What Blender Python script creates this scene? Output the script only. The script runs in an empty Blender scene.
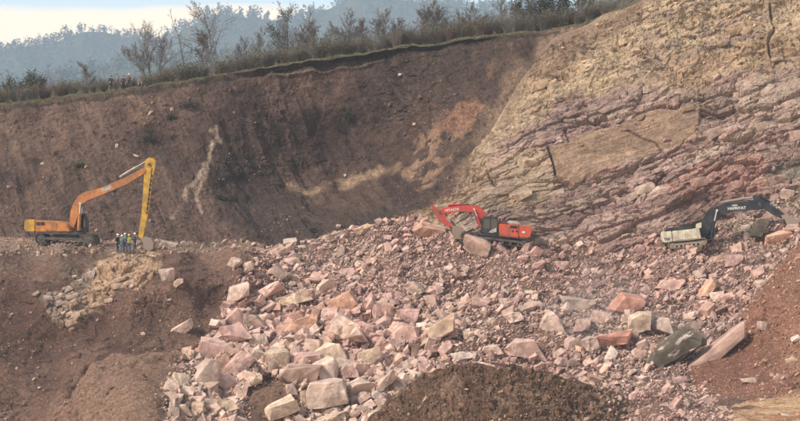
import bpy, bmesh, math, random
import numpy as np
from mathutils import Vector, Matrix, Euler

random.seed(7)
rng = np.random.default_rng(7)
SC = bpy.context.scene
COL = SC.collection
F_PX = 2000.0          # focal length in pixels of the 800 px wide photograph
CX, CY = 400.0, 210.5

# ------------------------------------------------------------------ camera
cd = bpy.data.cameras.new('camera')
cam = bpy.data.objects.new('camera', cd)
COL.objects.link(cam)
cam.rotation_euler = (math.radians(90), 0, 0)
cd.sensor_width = 36.0
cd.lens = 36.0 * F_PX / 800.0
cd.clip_start = 1.0
cd.clip_end = 8000.0
SC.camera = cam

# ------------------------------------------------------------------ sky
SUN = Vector((-0.72, -0.44, 0.70)).normalized()
sun_el = math.asin(SUN.z)
sun_az = math.atan2(SUN.x, SUN.y)
W = bpy.data.worlds.new('World')
SC.world = W
W.use_nodes = True
nt = W.node_tree
nt.nodes.clear()
def wn(t, **k):
    n = nt.nodes.new(t)
    for a, b in k.items():
        setattr(n, a, b)
    return n
out = wn('ShaderNodeOutputWorld')
bg = wn('ShaderNodeBackground'); bg.inputs[1].default_value = 0.10
sky = wn('ShaderNodeTexSky', sky_type='NISHITA', sun_disc=False, sun_elevation=sun_el, sun_rotation=sun_az)
sky.air_density = 1.0; sky.dust_density = 2.0
tc = wn('ShaderNodeTexCoord')
sep = wn('ShaderNodeSeparateXYZ')
nt.links.new(tc.outputs['Generated'], sep.inputs[0])
# cloud sheet: cream bank low over the hills, pale blue grey veil above it
mp = wn('ShaderNodeMapping'); mp.inputs['Scale'].default_value = (6, 6, 30)
nt.links.new(tc.outputs['Generated'], mp.inputs[0])
nz = wn('ShaderNodeTexNoise'); nz.inputs['Scale'].default_value = 1.6; nz.inputs['Detail'].default_value = 6
nt.links.new(mp.outputs[0], nz.inputs['Vector'])
ma = wn('ShaderNodeMath', operation='MULTIPLY_ADD'); ma.inputs[1].default_value = 0.016; 
nt.links.new(nz.outputs[0], ma.inputs[0]); nt.links.new(sep.outputs[2], ma.inputs[2])
rp = wn('ShaderNodeMapRange'); rp.inputs[1].default_value = 0.1035; rp.inputs[2].default_value = 0.1085
nt.links.new(ma.outputs[0], rp.inputs[0])
cm = wn('ShaderNodeMix', data_type='RGBA')
CLOUD_LOW = (24.0, 18.2, 12.0, 1); CLOUD_HIGH = (5.4, 6.2, 6.8, 1)
cm.inputs['A'].default_value = CLOUD_LOW
el = wn('ShaderNodeMapRange'); el.inputs[1].default_value = .10; el.inputs[2].default_value = .45; nt.links.new(sep.outputs[2], el.inputs[0])
ch = wn('ShaderNodeMix', data_type='RGBA'); ch.inputs['A'].default_value = (12.0, 14.2, 15.4, 1); ch.inputs['B'].default_value = CLOUD_HIGH
nt.links.new(el.outputs[0], ch.inputs['Factor']); nt.links.new(ch.outputs['Result'], cm.inputs['B'])
nt.links.new(rp.outputs[0], cm.inputs['Factor'])
sm = wn('ShaderNodeMix', data_type='RGBA')
sm.inputs['Factor'].default_value = 0.72
nt.links.new(sky.outputs[0], sm.inputs['A']); nt.links.new(cm.outputs['Result'], sm.inputs['B'])
nt.links.new(sm.outputs['Result'], bg.inputs[0]); nt.links.new(bg.outputs[0], out.inputs[0])

# ------------------------------------------------------------------ sun
sd = bpy.data.lights.new('sun', 'SUN')
sd.energy = 4.4; sd.angle = math.radians(9.0); sd.color = (1.0, 0.94, 0.85)
so = bpy.data.objects.new('sun', sd); COL.objects.link(so)
so.rotation_euler = (-SUN).to_track_quat('-Z', 'Y').to_euler()

SC.view_settings.view_transform = 'Standard'
SC.view_settings.look = 'None'
SC.view_settings.exposure = 0.22
SC.view_settings.gamma = 1.0
SC.render.engine = 'CYCLES'
SC.cycles.max_bounces = 5
SC.cycles.volume_bounces = 0
SC.cycles.transparent_max_bounces = 6

# ================================================================== helpers
def S(r, g, b):
    f = lambda c: (c/255/12.92 if c/255 <= .04045 else ((c/255+.055)/1.055)**2.4)
    return np.array([f(r), f(g), f(b)])

def W3(px, py, Y):
    """point seen at photograph pixel (px,py) at distance Y in front of the camera"""
    return Vector(((px-CX)/F_PX*Y, Y, -(py-CY)/F_PX*Y))

def _h(ix, iy, iz, s):
    with np.errstate(over='ignore'):
        h = (ix.astype(np.uint32)*np.uint32(73856093)) ^ (iy.astype(np.uint32)*np.uint32(19349663)) ^ (iz.astype(np.uint32)*np.uint32(83492791)) ^ np.uint32((s*2654435761) & 0xffffffff)
        h ^= h >> np.uint32(16); h *= np.uint32(0x7feb352d); h ^= h >> np.uint32(15); h *= np.uint32(0x846ca68b); h ^= h >> np.uint32(16)
    return h.astype(np.float64)/4294967295.0

def vnoise(p, seed=0):
    i = np.floor(p).astype(np.int64); f = p-i; u = f*f*(3-2*f)
    r = 0
    for dx in (0, 1):
        for dy in (0, 1):
            for dz in (0, 1):
                w = (u[:, 0] if dx else 1-u[:, 0])*(u[:, 1] if dy else 1-u[:, 1])*(u[:, 2] if dz else 1-u[:, 2])
                r = r + w*_h(i[:, 0]+dx, i[:, 1]+dy, i[:, 2]+dz, seed)
    return r*2-1

def fbm(p, octv=4, seed=0, gain=.5):
    a, r, q = 1.0, 0, p
    for k in range(octv):
        r = r + a*vnoise(q, seed+k*17)
        q = q*2.03+11.3; a *= gain
    return r

def worley(p, seed=0):
    """F1, F2, cell random (3 values), offset to the cell's point"""
    i = np.floor(p).astype(np.int64)
    n = len(p)
    F1 = np.full(n, 9.); F2 = np.full(n, 9.); cid = np.zeros((n, 3)); off = np.zeros((n, 3))
    for dx in (-1, 0, 1):
        for dy in (-1, 0, 1):
            for dz in (-1, 0, 1):
                a, b, c = i[:, 0]+dx, i[:, 1]+dy, i[:, 2]+dz
                h1 = _h(a, b, c, seed); h2 = _h(a, b, c, seed+1); h3 = _h(a, b, c, seed+2)
                q = np.stack([a+h1, b+h2, c+h3], 1)
                d = p-q
                r = np.abs(d[:, 0])*.55+np.abs(d[:, 1])*.55+np.abs(d[:, 2])*.55+.45*np.sqrt((d*d).sum(1))
                m = r < F1
                F2 = np.where(m, F1, np.minimum(F2, r)); F1 = np.where(m, r, F1)
                cid[m] = np.stack([h1, h2, h3], 1)[m]; off[m] = d[m]
    return F1, F2, cid, off

def facets(p, seed):
    """faceted angular relief, about -1..1"""
    F1, F2, c, o = worley(p, seed)
    v = (c[:, 0]-.5)*1.2 + (o*(c-.5)*2.0).sum(1)
    gap = np.clip((F2-F1)*7, 0, 1)
    return v, gap, c

def sstep(a, b, x):
    t = np.clip((x-a)/(b-a), 0, 1); return t*t*(3-2*t)

def inpoly(x, y, poly):
    r = np.zeros(len(x), bool); n = len(poly)
    for i in range(n):
        x0, y0 = poly[i]; x1, y1 = poly[(i+1) % n]
        if y0 == y1: continue
        c = ((y0 > y) != (y1 > y)) & (x < (x1-x0)*(y-y0)/(y1-y0)+x0)
        r ^= c
    return r

def softpoly(x, y, poly, a=5., s=14., seed=900, n=6):
    r = np.zeros(len(x)); m_ = a*3.2
    px_ = [p[0] for p in poly]; py_ = [p[1] for p in poly]
    i = np.where((x > min(px_)-m_) & (x < max(px_)+m_) & (y > min(py_)-m_) & (y < max(py_)+m_))[0]
    if not len(i): return r
    b1 = warp(x[i], y[i], 1., s*1.6, seed); b2 = warp(x[i], y[i], 1., s*.7, seed+9)
    for k in range(n):
        b = b2 if k % 2 == 0 else b1; q = a*(.4+.25*k)
        r[i] += inpoly(x[i]+(b[0]-x[i])*q, y[i]+(b[1]-y[i])*q, poly)
    return r/n

def segd(x, y, pl):
    """distance to a polyline in pixels"""
    d = np.full(len(x), 1e9)
    for (x0, y0), (x1, y1) in zip(pl[:-1], pl[1:]):
        L = (x1-x0)**2+(y1-y0)**2
        t = np.clip(((x-x0)*(x1-x0)+(y-y0)*(y1-y0))/L, 0, 1)
        d = np.minimum(d, np.hypot(x-x0-t*(x1-x0), y-y0-t*(y1-y0)))
    return d

class RBF:
    def __init__(s, pts):
        P = np.array(pts, float); s.c = P[:, :2]; n = len(P)
        r = np.sqrt(((s.c[:, None]-s.c[None])**2).sum(2)+30.)
        A = np.zeros((n+3, n+3)); A[:n, :n] = r+np.eye(n)*-.5
        A[:n, n] = 1; A[:n, n+1:] = s.c; A[n, :n] = 1; A[n+1:, :n] = s.c.T
        s.w = np.linalg.solve(A, np.r_[P[:, 2], 0, 0, 0]); s.n = n
    def __call__(s, x, y):
        o = np.zeros(len(x))
        for k in range(s.n):
            o += s.w[k]*np.sqrt((x-s.c[k, 0])**2+(y-s.c[k, 1])**2+30.)
        return o+s.w[s.n]+s.w[s.n+1]*x+s.w[s.n+2]*y

def new_mesh(name, V, Fc, col=None, smooth=False):
    V = np.asarray(V, np.float32); Fc = np.asarray(Fc, np.int32)
    me = bpy.data.meshes.new(name)
    me.vertices.add(len(V)); me.vertices.foreach_set('co', V.ravel())
    k = Fc.shape[1]
    me.loops.add(Fc.size); me.loops.foreach_set('vertex_index', Fc.ravel())
    me.polygons.add(len(Fc))
    me.polygons.foreach_set('loop_start', np.arange(0, Fc.size, k, dtype=np.int32))
    me.polygons.foreach_set('loop_total', np.full(len(Fc), k, np.int32))
    me.polygons.foreach_set('use_smooth', np.full(len(Fc), smooth, bool))
    if col is not None:
        at = me.color_attributes.new('Col', 'FLOAT_COLOR', 'POINT')
        c = np.ones((len(V), 4), np.float32); c[:, :3] = col
        at.data.foreach_set('color', c.ravel())
    me.update(calc_edges=True)
    return me

def link(name, me, mat=None, parent=None, loc=None):
    o = bpy.data.objects.new(name, me); COL.objects.link(o)
    if mat is not None and me is not None and len(me.materials) == 0: me.materials.append(mat)
    if parent is not None: o.parent = parent
    if loc is not None: o.location = loc
    return o

def tag(o, label=None, cat=None, group=None, kind=None):
    if label: o['label'] = label
    if cat: o['category'] = cat
    if group: o['group'] = group
    if kind: o['kind'] = kind
    return o

def empty(name, loc, label, cat, group=None, rz=0.0):
    o = bpy.data.objects.new(name, None); COL.objects.link(o)
    o.location = loc; o.rotation_euler = (0, 0, rz); o.empty_display_size = .5
    return tag(o, label, cat, group)

# ------------------------------------------------------------------ materials
def mat_attr(name, scale=3.0, contrast=.35, bump=.25, bscale=6.0, rough=.95, objcol=False, bdist=.08, grain=0., gscale=8.):
    m = bpy.data.materials.new(name); m.use_nodes = True; n = m.node_tree; b = n.nodes['Principled BSDF']
    b.inputs['Roughness'].default_value = rough
    b.inputs['Specular IOR Level'].default_value = .25
    tcn = n.nodes.new('ShaderNodeTexCoord')
    if objcol:
        src = n.nodes.new('ShaderNodeObjectInfo').outputs['Color']
    else:
        a = n.nodes.new('ShaderNodeAttribute'); a.attribute_name = 'Col'; src = a.outputs['Color']
    no = n.nodes.new('ShaderNodeTexNoise'); no.inputs['Scale'].default_value = scale
    no.inputs['Detail'].default_value = 8; no.inputs['Roughness'].default_value = .65
    n.links.new(tcn.outputs['Object'], no.inputs['Vector'])
    mr = n.nodes.new('ShaderNodeMapRange')
    mr.inputs[1].default_value = .3; mr.inputs[2].default_value = .7
    mr.inputs[3].default_value = 1-contrast; mr.inputs[4].default_value = 1+contrast
    n.links.new(no.outputs[0], mr.inputs[0])
    vm = n.nodes.new('ShaderNodeVectorMath'); vm.operation = 'SCALE'
    n.links.new(src, vm.inputs[0]); n.links.new(mr.outputs[0], vm.inputs['Scale'])
    n.links.new(vm.outputs[0], b.inputs['Base Color'])
    if grain:
        ng = n.nodes.new('ShaderNodeTexNoise'); ng.inputs['Scale'].default_value = gscale; ng.inputs['Detail'].default_value = 3; ng.inputs['Roughness'].default_value = .6
        n.links.new(tcn.outputs['Object'], ng.inputs['Vector'])
        mg = n.nodes.new('ShaderNodeMapRange'); mg.inputs[1].default_value = .3; mg.inputs[2].default_value = .7; mg.inputs[3].default_value = 1-grain; mg.inputs[4].default_value = 1+grain
        n.links.new(ng.outputs[0], mg.inputs[0])
        vg = n.nodes.new('ShaderNodeVectorMath'); vg.operation = 'SCALE'
        n.links.new(vm.outputs[0], vg.inputs[0]); n.links.new(mg.outputs[0], vg.inputs['Scale']); n.links.new(vg.outputs[0], b.inputs['Base Color'])
    nb = n.nodes.new('ShaderNodeTexNoise'); nb.inputs['Scale'].default_value = bscale
    nb.inputs['Detail'].default_value = 8; nb.inputs['Roughness'].default_value = .7
    n.links.new(tcn.outputs['Object'], nb.inputs['Vector'])
    bu = n.nodes.new('ShaderNodeBump'); bu.inputs['Strength'].default_value = bump; bu.inputs['Distance'].default_value = bdist
    n.links.new(nb.outputs[0], bu.inputs['Height']); n.links.new(bu.outputs[0], b.inputs['Normal'])
    return m

def mat_plain(name, col, rough=.6, metal=0.0, dirt=None, dirt_amt=.0, scale=2.0, spec=.4):
    m = bpy.data.materials.new(name); m.use_nodes = True; n = m.node_tree; b = n.nodes['Principled BSDF']
    b.inputs['Roughness'].default_value = rough; b.inputs['Metallic'].default_value = metal
    b.inputs['Specular IOR Level'].default_value = spec
    tcn = n.nodes.new('ShaderNodeTexCoord')
    no = n.nodes.new('ShaderNodeTexNoise'); no.inputs['Scale'].default_value = scale; no.inputs['Detail'].default_value = 7
    no.inputs['Roughness'].default_value = .7
    n.links.new(tcn.outputs['Object'], no.inputs['Vector'])
    mr = n.nodes.new('ShaderNodeMapRange'); mr.inputs[1].default_value = .62-dirt_amt*.45; mr.inputs[2].default_value = .72-dirt_amt*.2
    n.links.new(no.outputs[0], mr.inputs[0])
    mx = n.nodes.new('ShaderNodeMix'); mx.data_type = 'RGBA'
    mx.inputs['A'].default_value = (*col, 1); mx.inputs['B'].default_value = (*(dirt if dirt is not None else np.array(col)*.75), 1)
    n.links.new(mr.outputs[0], mx.inputs['Factor']); n.links.new(mx.outputs['Result'], b.inputs['Base Color'])
    return m

M_soil = mat_attr('soil', scale=1.5, contrast=.34, bump=.9, bscale=2.6, bdist=.22, grain=.42, gscale=5.)
M_cliff = mat_attr('cliff_rock', scale=1.6, contrast=.30, bump=.8, bscale=2.2, bdist=.18, grain=.26, gscale=5.)
def add_bedding(m, deg=19., bump=.6):
    n = m.node_tree; b = n.nodes['Principled BSDF']; tcn = n.nodes['Texture Coordinate']
    rot = n.nodes.new('ShaderNodeMapping'); rot.vector_type = 'TEXTURE'; rot.inputs['Rotation'].default_value = (0, -math.radians(deg), 0)
    scl = n.nodes.new('ShaderNodeMapping'); scl.inputs['Scale'].default_value = (.32, .6, 2.6)
    n.links.new(tcn.outputs['Object'], rot.inputs[0]); n.links.new(rot.outputs[0], scl.inputs[0])
    nz = n.nodes.new('ShaderNodeTexNoise'); nz.inputs['Scale'].default_value = 1.3; nz.inputs['Detail'].default_value = 7; nz.inputs['Roughness'].default_value = .7; nz.inputs['Distortion'].default_value = .6
    n.links.new(scl.outputs[0], nz.inputs['Vector'])
    vo = n.nodes.new('ShaderNodeTexVoronoi'); vo.feature = 'DISTANCE_TO_EDGE'; vo.inputs['Scale'].default_value = .75
    n.links.new(scl.outputs[0], vo.inputs['Vector'])
    old = n.nodes['Bump']
    mr = n.nodes.new('ShaderNodeMapRange'); mr.inputs[2].default_value = .05
    n.links.new(vo.outputs['Distance'], mr.inputs[0])
    ad = n.nodes.new('ShaderNodeMath'); ad.operation = 'MULTIPLY_ADD'; ad.inputs[1].default_value = .30
    n.links.new(mr.outputs[0], ad.inputs[0]); n.links.new(nz.outputs[0], ad.inputs[2])
    bu = n.nodes.new('ShaderNodeBump'); bu.inputs['Strength'].default_value = bump; bu.inputs['Distance'].default_value = .5
    n.links.new(ad.outputs[0], bu.inputs['Height']); n.links.new(old.outputs[0], bu.inputs['Normal']); n.links.new(bu.outputs[0], b.inputs['Normal'])
    # thin darker and paler laminae
    src = b.inputs['Base Color'].links[0].from_socket
    m2 = n.nodes.new('ShaderNodeMapRange'); m2.inputs[1].default_value = .35; m2.inputs[2].default_value = .65; m2.inputs[3].default_value = .84; m2.inputs[4].default_value = 1.13
    n.links.new(nz.outputs[0], m2.inputs[0])
    vm = n.nodes.new('ShaderNodeVectorMath'); vm.operation = 'SCALE'
    n.links.new(src, vm.inputs[0]); n.links.new(m2.outputs[0], vm.inputs['Scale']); n.links.new(vm.outputs[0], b.inputs['Base Color'])
add_bedding(M_cliff)
M_rub = mat_attr('rubble_ground', scale=2.2, contrast=.35, bump=.9, bscale=4.5, bdist=.15, grain=.40, gscale=5.)
M_stone = mat_attr('stone_chips', scale=1.6, contrast=.44, bump=.5, bscale=6.0, bdist=.05)
M_rock = mat_attr('boulder_rock', scale=1.9, contrast=.46, bump=1.0, bscale=3.4, objcol=True, bdist=.16, grain=.16, gscale=6.)
M_veined = mat_attr('veined_slab', scale=2.2, contrast=.6, bump=1.0, bscale=2.6, objcol=True, bdist=.2)
def add_veins(m):
    n = m.node_tree; b = n.nodes['Principled BSDF']; src = b.inputs['Base Color'].links[0].from_socket; tcn = n.nodes['Texture Coordinate']
    mp_ = n.nodes.new('ShaderNodeMapping'); mp_.inputs['Scale'].default_value = (1.6, 3.2, 5.); mp_.inputs['Rotation'].default_value = (.3, .5, .2)
    nz = n.nodes.new('ShaderNodeTexNoise'); nz.inputs['Scale'].default_value = 1.6; nz.inputs['Detail'].default_value = 9; nz.inputs['Roughness'].default_value = .7
    n.links.new(tcn.outputs['Object'], mp_.inputs[0]); n.links.new(mp_.outputs[0], nz.inputs['Vector'])
    mr = n.nodes.new('ShaderNodeMapRange'); mr.inputs[1].default_value = .55; mr.inputs[2].default_value = .62
    n.links.new(nz.outputs[0], mr.inputs[0])
    mx = n.nodes.new('ShaderNodeMix'); mx.data_type = 'RGBA'; mx.inputs['B'].default_value = (*S(206, 188, 174), 1)
    n.links.new(src, mx.inputs['A']); n.links.new(mr.outputs[0], mx.inputs['Factor']); n.links.new(mx.outputs['Result'], b.inputs['Base Color'])
add_veins(M_veined)
M_hillv = mat_attr('forest_crowns', scale=.05, contrast=.25, bump=0, bscale=1)
M_grass = mat_attr('grass', scale=.9, contrast=.3, bump=.3)
M_bark = mat_plain('bark', S(104, 96, 88), .9, scale=3)
M_twig = mat_plain('twigs', S(112, 98, 90), .95, scale=1.5)
M_leaf = mat_plain('dark_leaves', S(62, 68, 48), .8, scale=1.5)

# ================================================================== terrain surfaces
class Surf:
    """ground surface sampled on columns (px) from a top line to a bottom line, at real distances"""
    def __init__(s, px0, px1, nx, ny, top, bot, depth):
        s.px = np.linspace(px0, px1, nx); s.nx, s.ny = nx, ny
        s.t = np.linspace(0, 1, ny)
        s.topf, s.botf = top, bot
        X, T = np.meshgrid(s.px, s.t)
        a, b = top(s.px), bot(s.px)
        PY = a[None]*(1-T)+b[None]*T
        s.PX, s.PY = X.ravel(), PY.ravel()
        Y = depth(s.PX, s.PY)
        s.V = np.stack([(s.PX-CX)/F_PX*Y, Y, -(s.PY-CY)/F_PX*Y], 1)
        s.T = T.ravel()
        s.normals()
    def normals(s):
        G = s.V.reshape(s.ny, s.nx, 3)
        du = np.gradient(G, axis=1); dv = np.gradient(G, axis=0)
        n = np.cross(du, dv); n /= np.linalg.norm(n, axis=2, keepdims=True)+1e-9
        n = n.reshape(-1, 3)
        n *= np.where((n[:, 1]*s.V[:, 1]+n[:, 0]*s.V[:, 0]+n[:, 2]*s.V[:, 2]) > 0, -1, 1)[:, None]
        s.N = n
    def displace(s, d, dirn=None):
        s.V = s.V+(s.N if dirn is None else dirn)*d[:, None]
    def mesh(s, name, col, mat, smooth=False):
        i = np.arange(s.nx*s.ny).reshape(s.ny, s.nx)
        F = np.stack([i[:-1, :-1], i[1:, :-1], i[1:, 1:], i[:-1, 1:]], -1).reshape(-1, 4)
        me = new_mesh(name, s.V, F, col, smooth)
        return tag(link(name, me, mat), kind='structure')
    def at(s, px, py):
        px = np.atleast_1d(np.asarray(px, float)); py = np.atleast_1d(np.asarray(py, float))
        a, b = s.topf(px), s.botf(px)
        t = np.clip((py-a)/(b-a), 0, 1)*(s.ny-1)
        u = np.clip((px-s.px[0])/(s.px[-1]-s.px[0]), 0, 1)*(s.nx-1)
        i = np.minimum(t.astype(int), s.ny-2); j = np.minimum(u.astype(int), s.nx-2)
        ft = (t-i)[:, None]; fu = (u-j)[:, None]
        G = s.V.reshape(s.ny, s.nx, 3); Nn = s.N.reshape(s.ny, s.nx, 3)
        P = (G[i, j]*(1-ft)*(1-fu)+G[i+1, j]*ft*(1-fu)+G[i, j+1]*(1-ft)*fu+G[i+1, j+1]*ft*fu)
        return P, Nn[i, j]

def line(pts):
    xs = [p[0] for p in pts]; ys = [p[1] for p in pts]
    return lambda x: np.interp(x, xs, ys)

def mixc(c, d, m):
    m = np.broadcast_to(np.clip(m, 0, 1), (len(c),))[:, None]; return c*(1-m)+d*m

# ---- the rim line of the landslide scar
_rj = np.random.default_rng(3)
RIM = [(-140,112),(0,104),(60,97),(110,92),(160,84),(200,78),(270,67),(330,58),(385,50),(400,46),(430,45),(455,40),(480,37),(510,34),(545,31),(570,26),(590,22),(610,13),(632,4),(660,-8),(720,-20),(920,-60)]
_rx = np.arange(-140, 921, 7.); _ry = np.interp(_rx, [p[0] for p in RIM], [p[1] for p in RIM])+_rj.normal(size=len(_rx))*.55
rim = line(list(zip(_rx, _ry)))
def warp(x, y, a=6., s=18., seed=3):
    q = np.stack([x/s, y/s, np.zeros_like(x)], 1)
    return x+a*fbm(q, 3, seed), y+a*fbm(q, 3, seed+50)

# ---------------------------------------------------------------- landslide scar
scar_d = RBF([(-120,110,236),(0,104,236),(110,92,235),(200,78,236),(300,62,237),(400,48,237),(480,38,237),(545,32,236),(620,15,235),
  (-120,130,233),(0,125,232),(110,112,231),(200,100,233),(300,85,236),(400,70,236),(480,62,234),(540,60,232),
  (-120,180,224),(0,180,223),(80,180,222),(150,170,223.5),(220,160,226),(270,130,231.5),(330,140,232),(400,140,231),(450,130,228),(500,110,228),
  (260,190,226),(330,190,225.5),(390,180,224),(440,170,222),(300,215,219),(350,215,218.5),(400,205,217.5),(440,200,217),
  (-120,240,214),(0,240,213.5),(100,240,213),(180,243,213),(240,240,213.5),(300,240,214.5),(360,235,214.5),(450,215,215),(480,220,215),(600,150,223),(640,60,231),
  (-120,290,206),(100,290,206),(250,290,207),(400,290,207),(640,290,207),(640,200,214)])
scar = Surf(-140, 650, 700, 330, lambda x: rim(x)-0.0, lambda x: 285+0*x, scar_d)
x, y = scar.PX, scar.PY; V0 = scar.V.copy()
# run lines drop down and to the left
sl = np.stack([(V0[:, 0]+.55*V0[:, 2])/1.6, V0[:, 2]/9., V0[:, 1]/9.], 1)
gul = fbm(sl, 4, 5)
lump = fbm(V0/2.2, 5, 9, .55)
fv, fg, fc = facets(V0/np.array([1.3, 1.3, .9]), 21)
fv2, fg2, fc2 = facets(V0/np.array([.55, .55, .42]), 31)
rough = .5+.5*sstep(-.2, .6, fbm(V0/7., 3, 61))
fade = sstep(0, .012, scar.T)
scar.displace(-fade*4.5*np.exp(-((x-335)/85)**2-((y-155)/48)**2))
scar.normals()
scar.displace(fade*(gul*.26+.10*fbm(np.stack([sl[:, 0]*3.6, sl[:, 1]*2., sl[:, 2]*2], 1), 3, 67)*.5+lump*.26+rough*(fv*.10+fv2*.07)))
# overhanging root mat: soil cut back just beneath the rim
cut = np.exp(-((y-rim(x)-4.)/3.)**2)*(x < 470)
scar.displace(.28*np.exp(-(segd(x, y+1.5*vnoise(V0/1.5, 12), [(268,75),(300,73.5),(332,70),(366,66),(384,60)])/1.8)**2))
scar.displace(-cut*.3*(1+.5*vnoise(V0/1.5, 8)))
scar.normals()
c = np.tile(S(92, 68, 57), (len(x), 1))
big = fbm(V0/9., 4, 71); med = fbm(V0/2.6, 4, 73)
c = mixc(c, S(112, 85, 72), sstep(-.3, .7, big+.4*med))
c = mixc(c, S(74, 54, 46), sstep(.1, .7, -big+.5*med))
c = mixc(c, S(120, 94, 80), .45*sstep(.0, .7, fbm(np.stack([sl[:, 0]*1.8, sl[:, 1]*1.3, sl[:, 2]], 1), 4, 77)))
c = mixc(c, S(66, 50, 44), .22*sstep(.1, .7, fbm(np.stack([sl[:, 0]*2.3, sl[:, 1]*1.6, sl[:, 2]], 1), 4, 79)))
wx, wy = warp(x, y, 7, 22)
c = mixc(c, S(134, 104, 86), .6*sstep(200, 60, x)*sstep(.0, .6, fbm(sl*.8, 4, 91)))          # lighter scree on the left
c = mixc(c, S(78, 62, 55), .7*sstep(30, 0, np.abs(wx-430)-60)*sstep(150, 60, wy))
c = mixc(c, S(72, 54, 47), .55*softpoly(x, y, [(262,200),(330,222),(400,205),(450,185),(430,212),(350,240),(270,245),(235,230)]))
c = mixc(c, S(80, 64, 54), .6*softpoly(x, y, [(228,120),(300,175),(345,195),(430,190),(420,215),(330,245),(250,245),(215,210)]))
c = mixc(c, S(134, 100, 80), .6*sstep(12, 0, segd(wx, wy, [(70,125),(52,150),(42,180),(34,200)]))*sstep(-.5, .5, med+.2))
c = mixc(c, S(146, 112, 84), .6*sstep(12, 0, segd(wx, wy, [(118,98),(134,104),(140,118)]))*sstep(-.4, .4, med))
c = mixc(c, S(172, 142, 106), .9*sstep(7, 1, segd(wx, wy, [(290,168),(330,165),(372,150),(390,150)]))*sstep(-.5, .35, med))
c = mixc(c, S(168, 130, 100), .85*softpoly(x, y, [(396,150),(402,128),(440,110),(478,98),(486,105),(468,135),(448,150),(425,178),(408,176)], 7)*sstep(-.35, .35, med+.1+.8*fbm(V0/.8, 3, 92)))
c = mixc(c, S(160, 112, 82), .75*softpoly(x, y, [(430,128),(440,110),(478,98),(486,105),(468,135)]))
c = mixc(c, S(150, 112, 80), .7*softpoly(x, y, [(486,66),(493,62),(494,76),(488,84)]))
c = mixc(c, S(140, 106, 86), .5*softpoly(x, y, [(505,78),(525,72),(522,82),(508,84)]))
for pl, w in (([(219,124),(214,136),(208,150),(203,168),(194,188),(182,206),(172,220)], 2.8), ([(214,140),(206,172),(200,200),(204,212)], 2.2), ([(212,128),(222,136)], 2)):
    c = mixc(c, S(186, 160, 134), .85*sstep(w+1.4, 0, segd(x+5*med, y+3*big, pl))*sstep(-.6, .3, med+.25*fbm(V0/.9, 3, 78)+.1))
c = mixc(c, S(146, 116, 92), .75*softpoly(x, y, [(545,30),(650,0),(650,60),(560,60),(535,58)]))
_ei = np.interp(y, [3, 22, 36, 48, 66, 84, 105, 130, 148, 165, 182, 200, 209, 216], [632, 590, 556, 542, 530, 518, 505, 490, 480, 470, 458, 445, 430, 412])
c = mixc(c, S(150, 122, 96), .8*sstep(26, 0, _ei-x+12*med)*(y < 222))
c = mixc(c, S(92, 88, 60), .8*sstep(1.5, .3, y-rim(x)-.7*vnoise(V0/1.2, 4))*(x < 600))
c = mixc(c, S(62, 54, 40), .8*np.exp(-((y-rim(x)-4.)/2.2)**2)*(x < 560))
c *= (1+.22*(fc2[:, :1]-.5)+.18*(fc[:, 1:2]-.5))
c = mixc(c, S(120, 112, 84), .75*sstep(1.6, .2, segd(x, y+1.5*vnoise(V0/1.5, 12), [(268,74),(300,72.5),(332,69),(366,65),(384,59)])))
_l = c.mean(1, keepdims=True); c = (c*.74+_l*.26)*np.array([1.04, .95, .88])*.70
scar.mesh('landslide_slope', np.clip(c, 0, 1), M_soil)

# ---------------------------------------------------------------- rock cliff
EDGE = [(396,222),(412,216),(430,209),(445,200),(458,182),(470,165),(480,148),(490,130),(505,105),(518,84),(530,66),(542,48),(556,36),(590,22),(612,12),(632,3),(660,-14),(700,-40),(760,-70),(920,-110)]
_ex = np.arange(396, 921, 5.); _ey = np.interp(_ex, [p[0] for p in EDGE], [p[1] for p in EDGE]); _ey += np.convolve(_rj.normal(size=len(_ex)), [.3, .5, .3], 'same')*2.0
edge = line(list(zip(_ex, _ey)))
cl_bot = line([(396,240),(420,238),(480,262),(920,262)])
def cliff_d(x, y):
    base = 207+(235-y)/235*20-np.clip(x-500, 0, 400)/400*5
    # the top eases back, the purple beds stand steeper
    base += 4*sstep(110, 20, y)*sstep(500, 650, x)
    base -= 2.0*sstep(160, 100, y)*sstep(90, 60, y-0)*0
    e = edge(x); sd_ = scar_d(x, np.maximum(y, e))-1.2
    d = np.clip((y-e), 0, None)
    w = np.exp(-d/28.)*sstep(660, 600, x)+0*x
    r = base*(1-w)+sd_*w
    return r
cl = Surf(396, 930, 700, 430, lambda x: edge(x), lambda x: cl_bot(x), cliff_d)
# first row folds back behind the crest
G = cl.V.reshape(cl.ny, cl.nx, 3); 
x, y = cl.PX, cl.PY; V0 = cl.V.copy()
th = math.radians(19)
wv = fbm(V0/9., 2, 41)*.7
A = V0[:, 0]*math.cos(th)+V0[:, 2]*math.sin(th); B = -V0[:, 0]*math.sin(th)+V0[:, 2]*math.cos(th)+wv
Cc = V0[:, 1]
wx, wy = warp(x, y, 7, 25, 13)
loose = np.maximum(sstep(14, -6, wy-np.interp(wx, [430,470,500,560,600,650,700,760,800,920], [260,190,150,95,92,82,78,70,62,50])), 0)   # cream crumbly crown
loose = np.maximum(loose, sstep(22, 8, y-edge(x)))
PAN = [(548,152),(585,134),(640,112),(700,104),(696,138),(650,152),(600,170),(572,184),(556,176)]
PAN2 = [(468,195),(500,160),(545,150),(555,190),(520,212),(470,212)]
panel = softpoly(x, y, PAN, 2.5)
panel2 = softpoly(x, y, PAN2, 4)
hard = 1-loose
b1, g1, c1 = facets(np.stack([A/6.5, B/2.1, Cc/4.], 1), 101)
b2, g2, c2 = facets(np.stack([A/1.7, B/.66, Cc/1.4], 1), 111)
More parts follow.
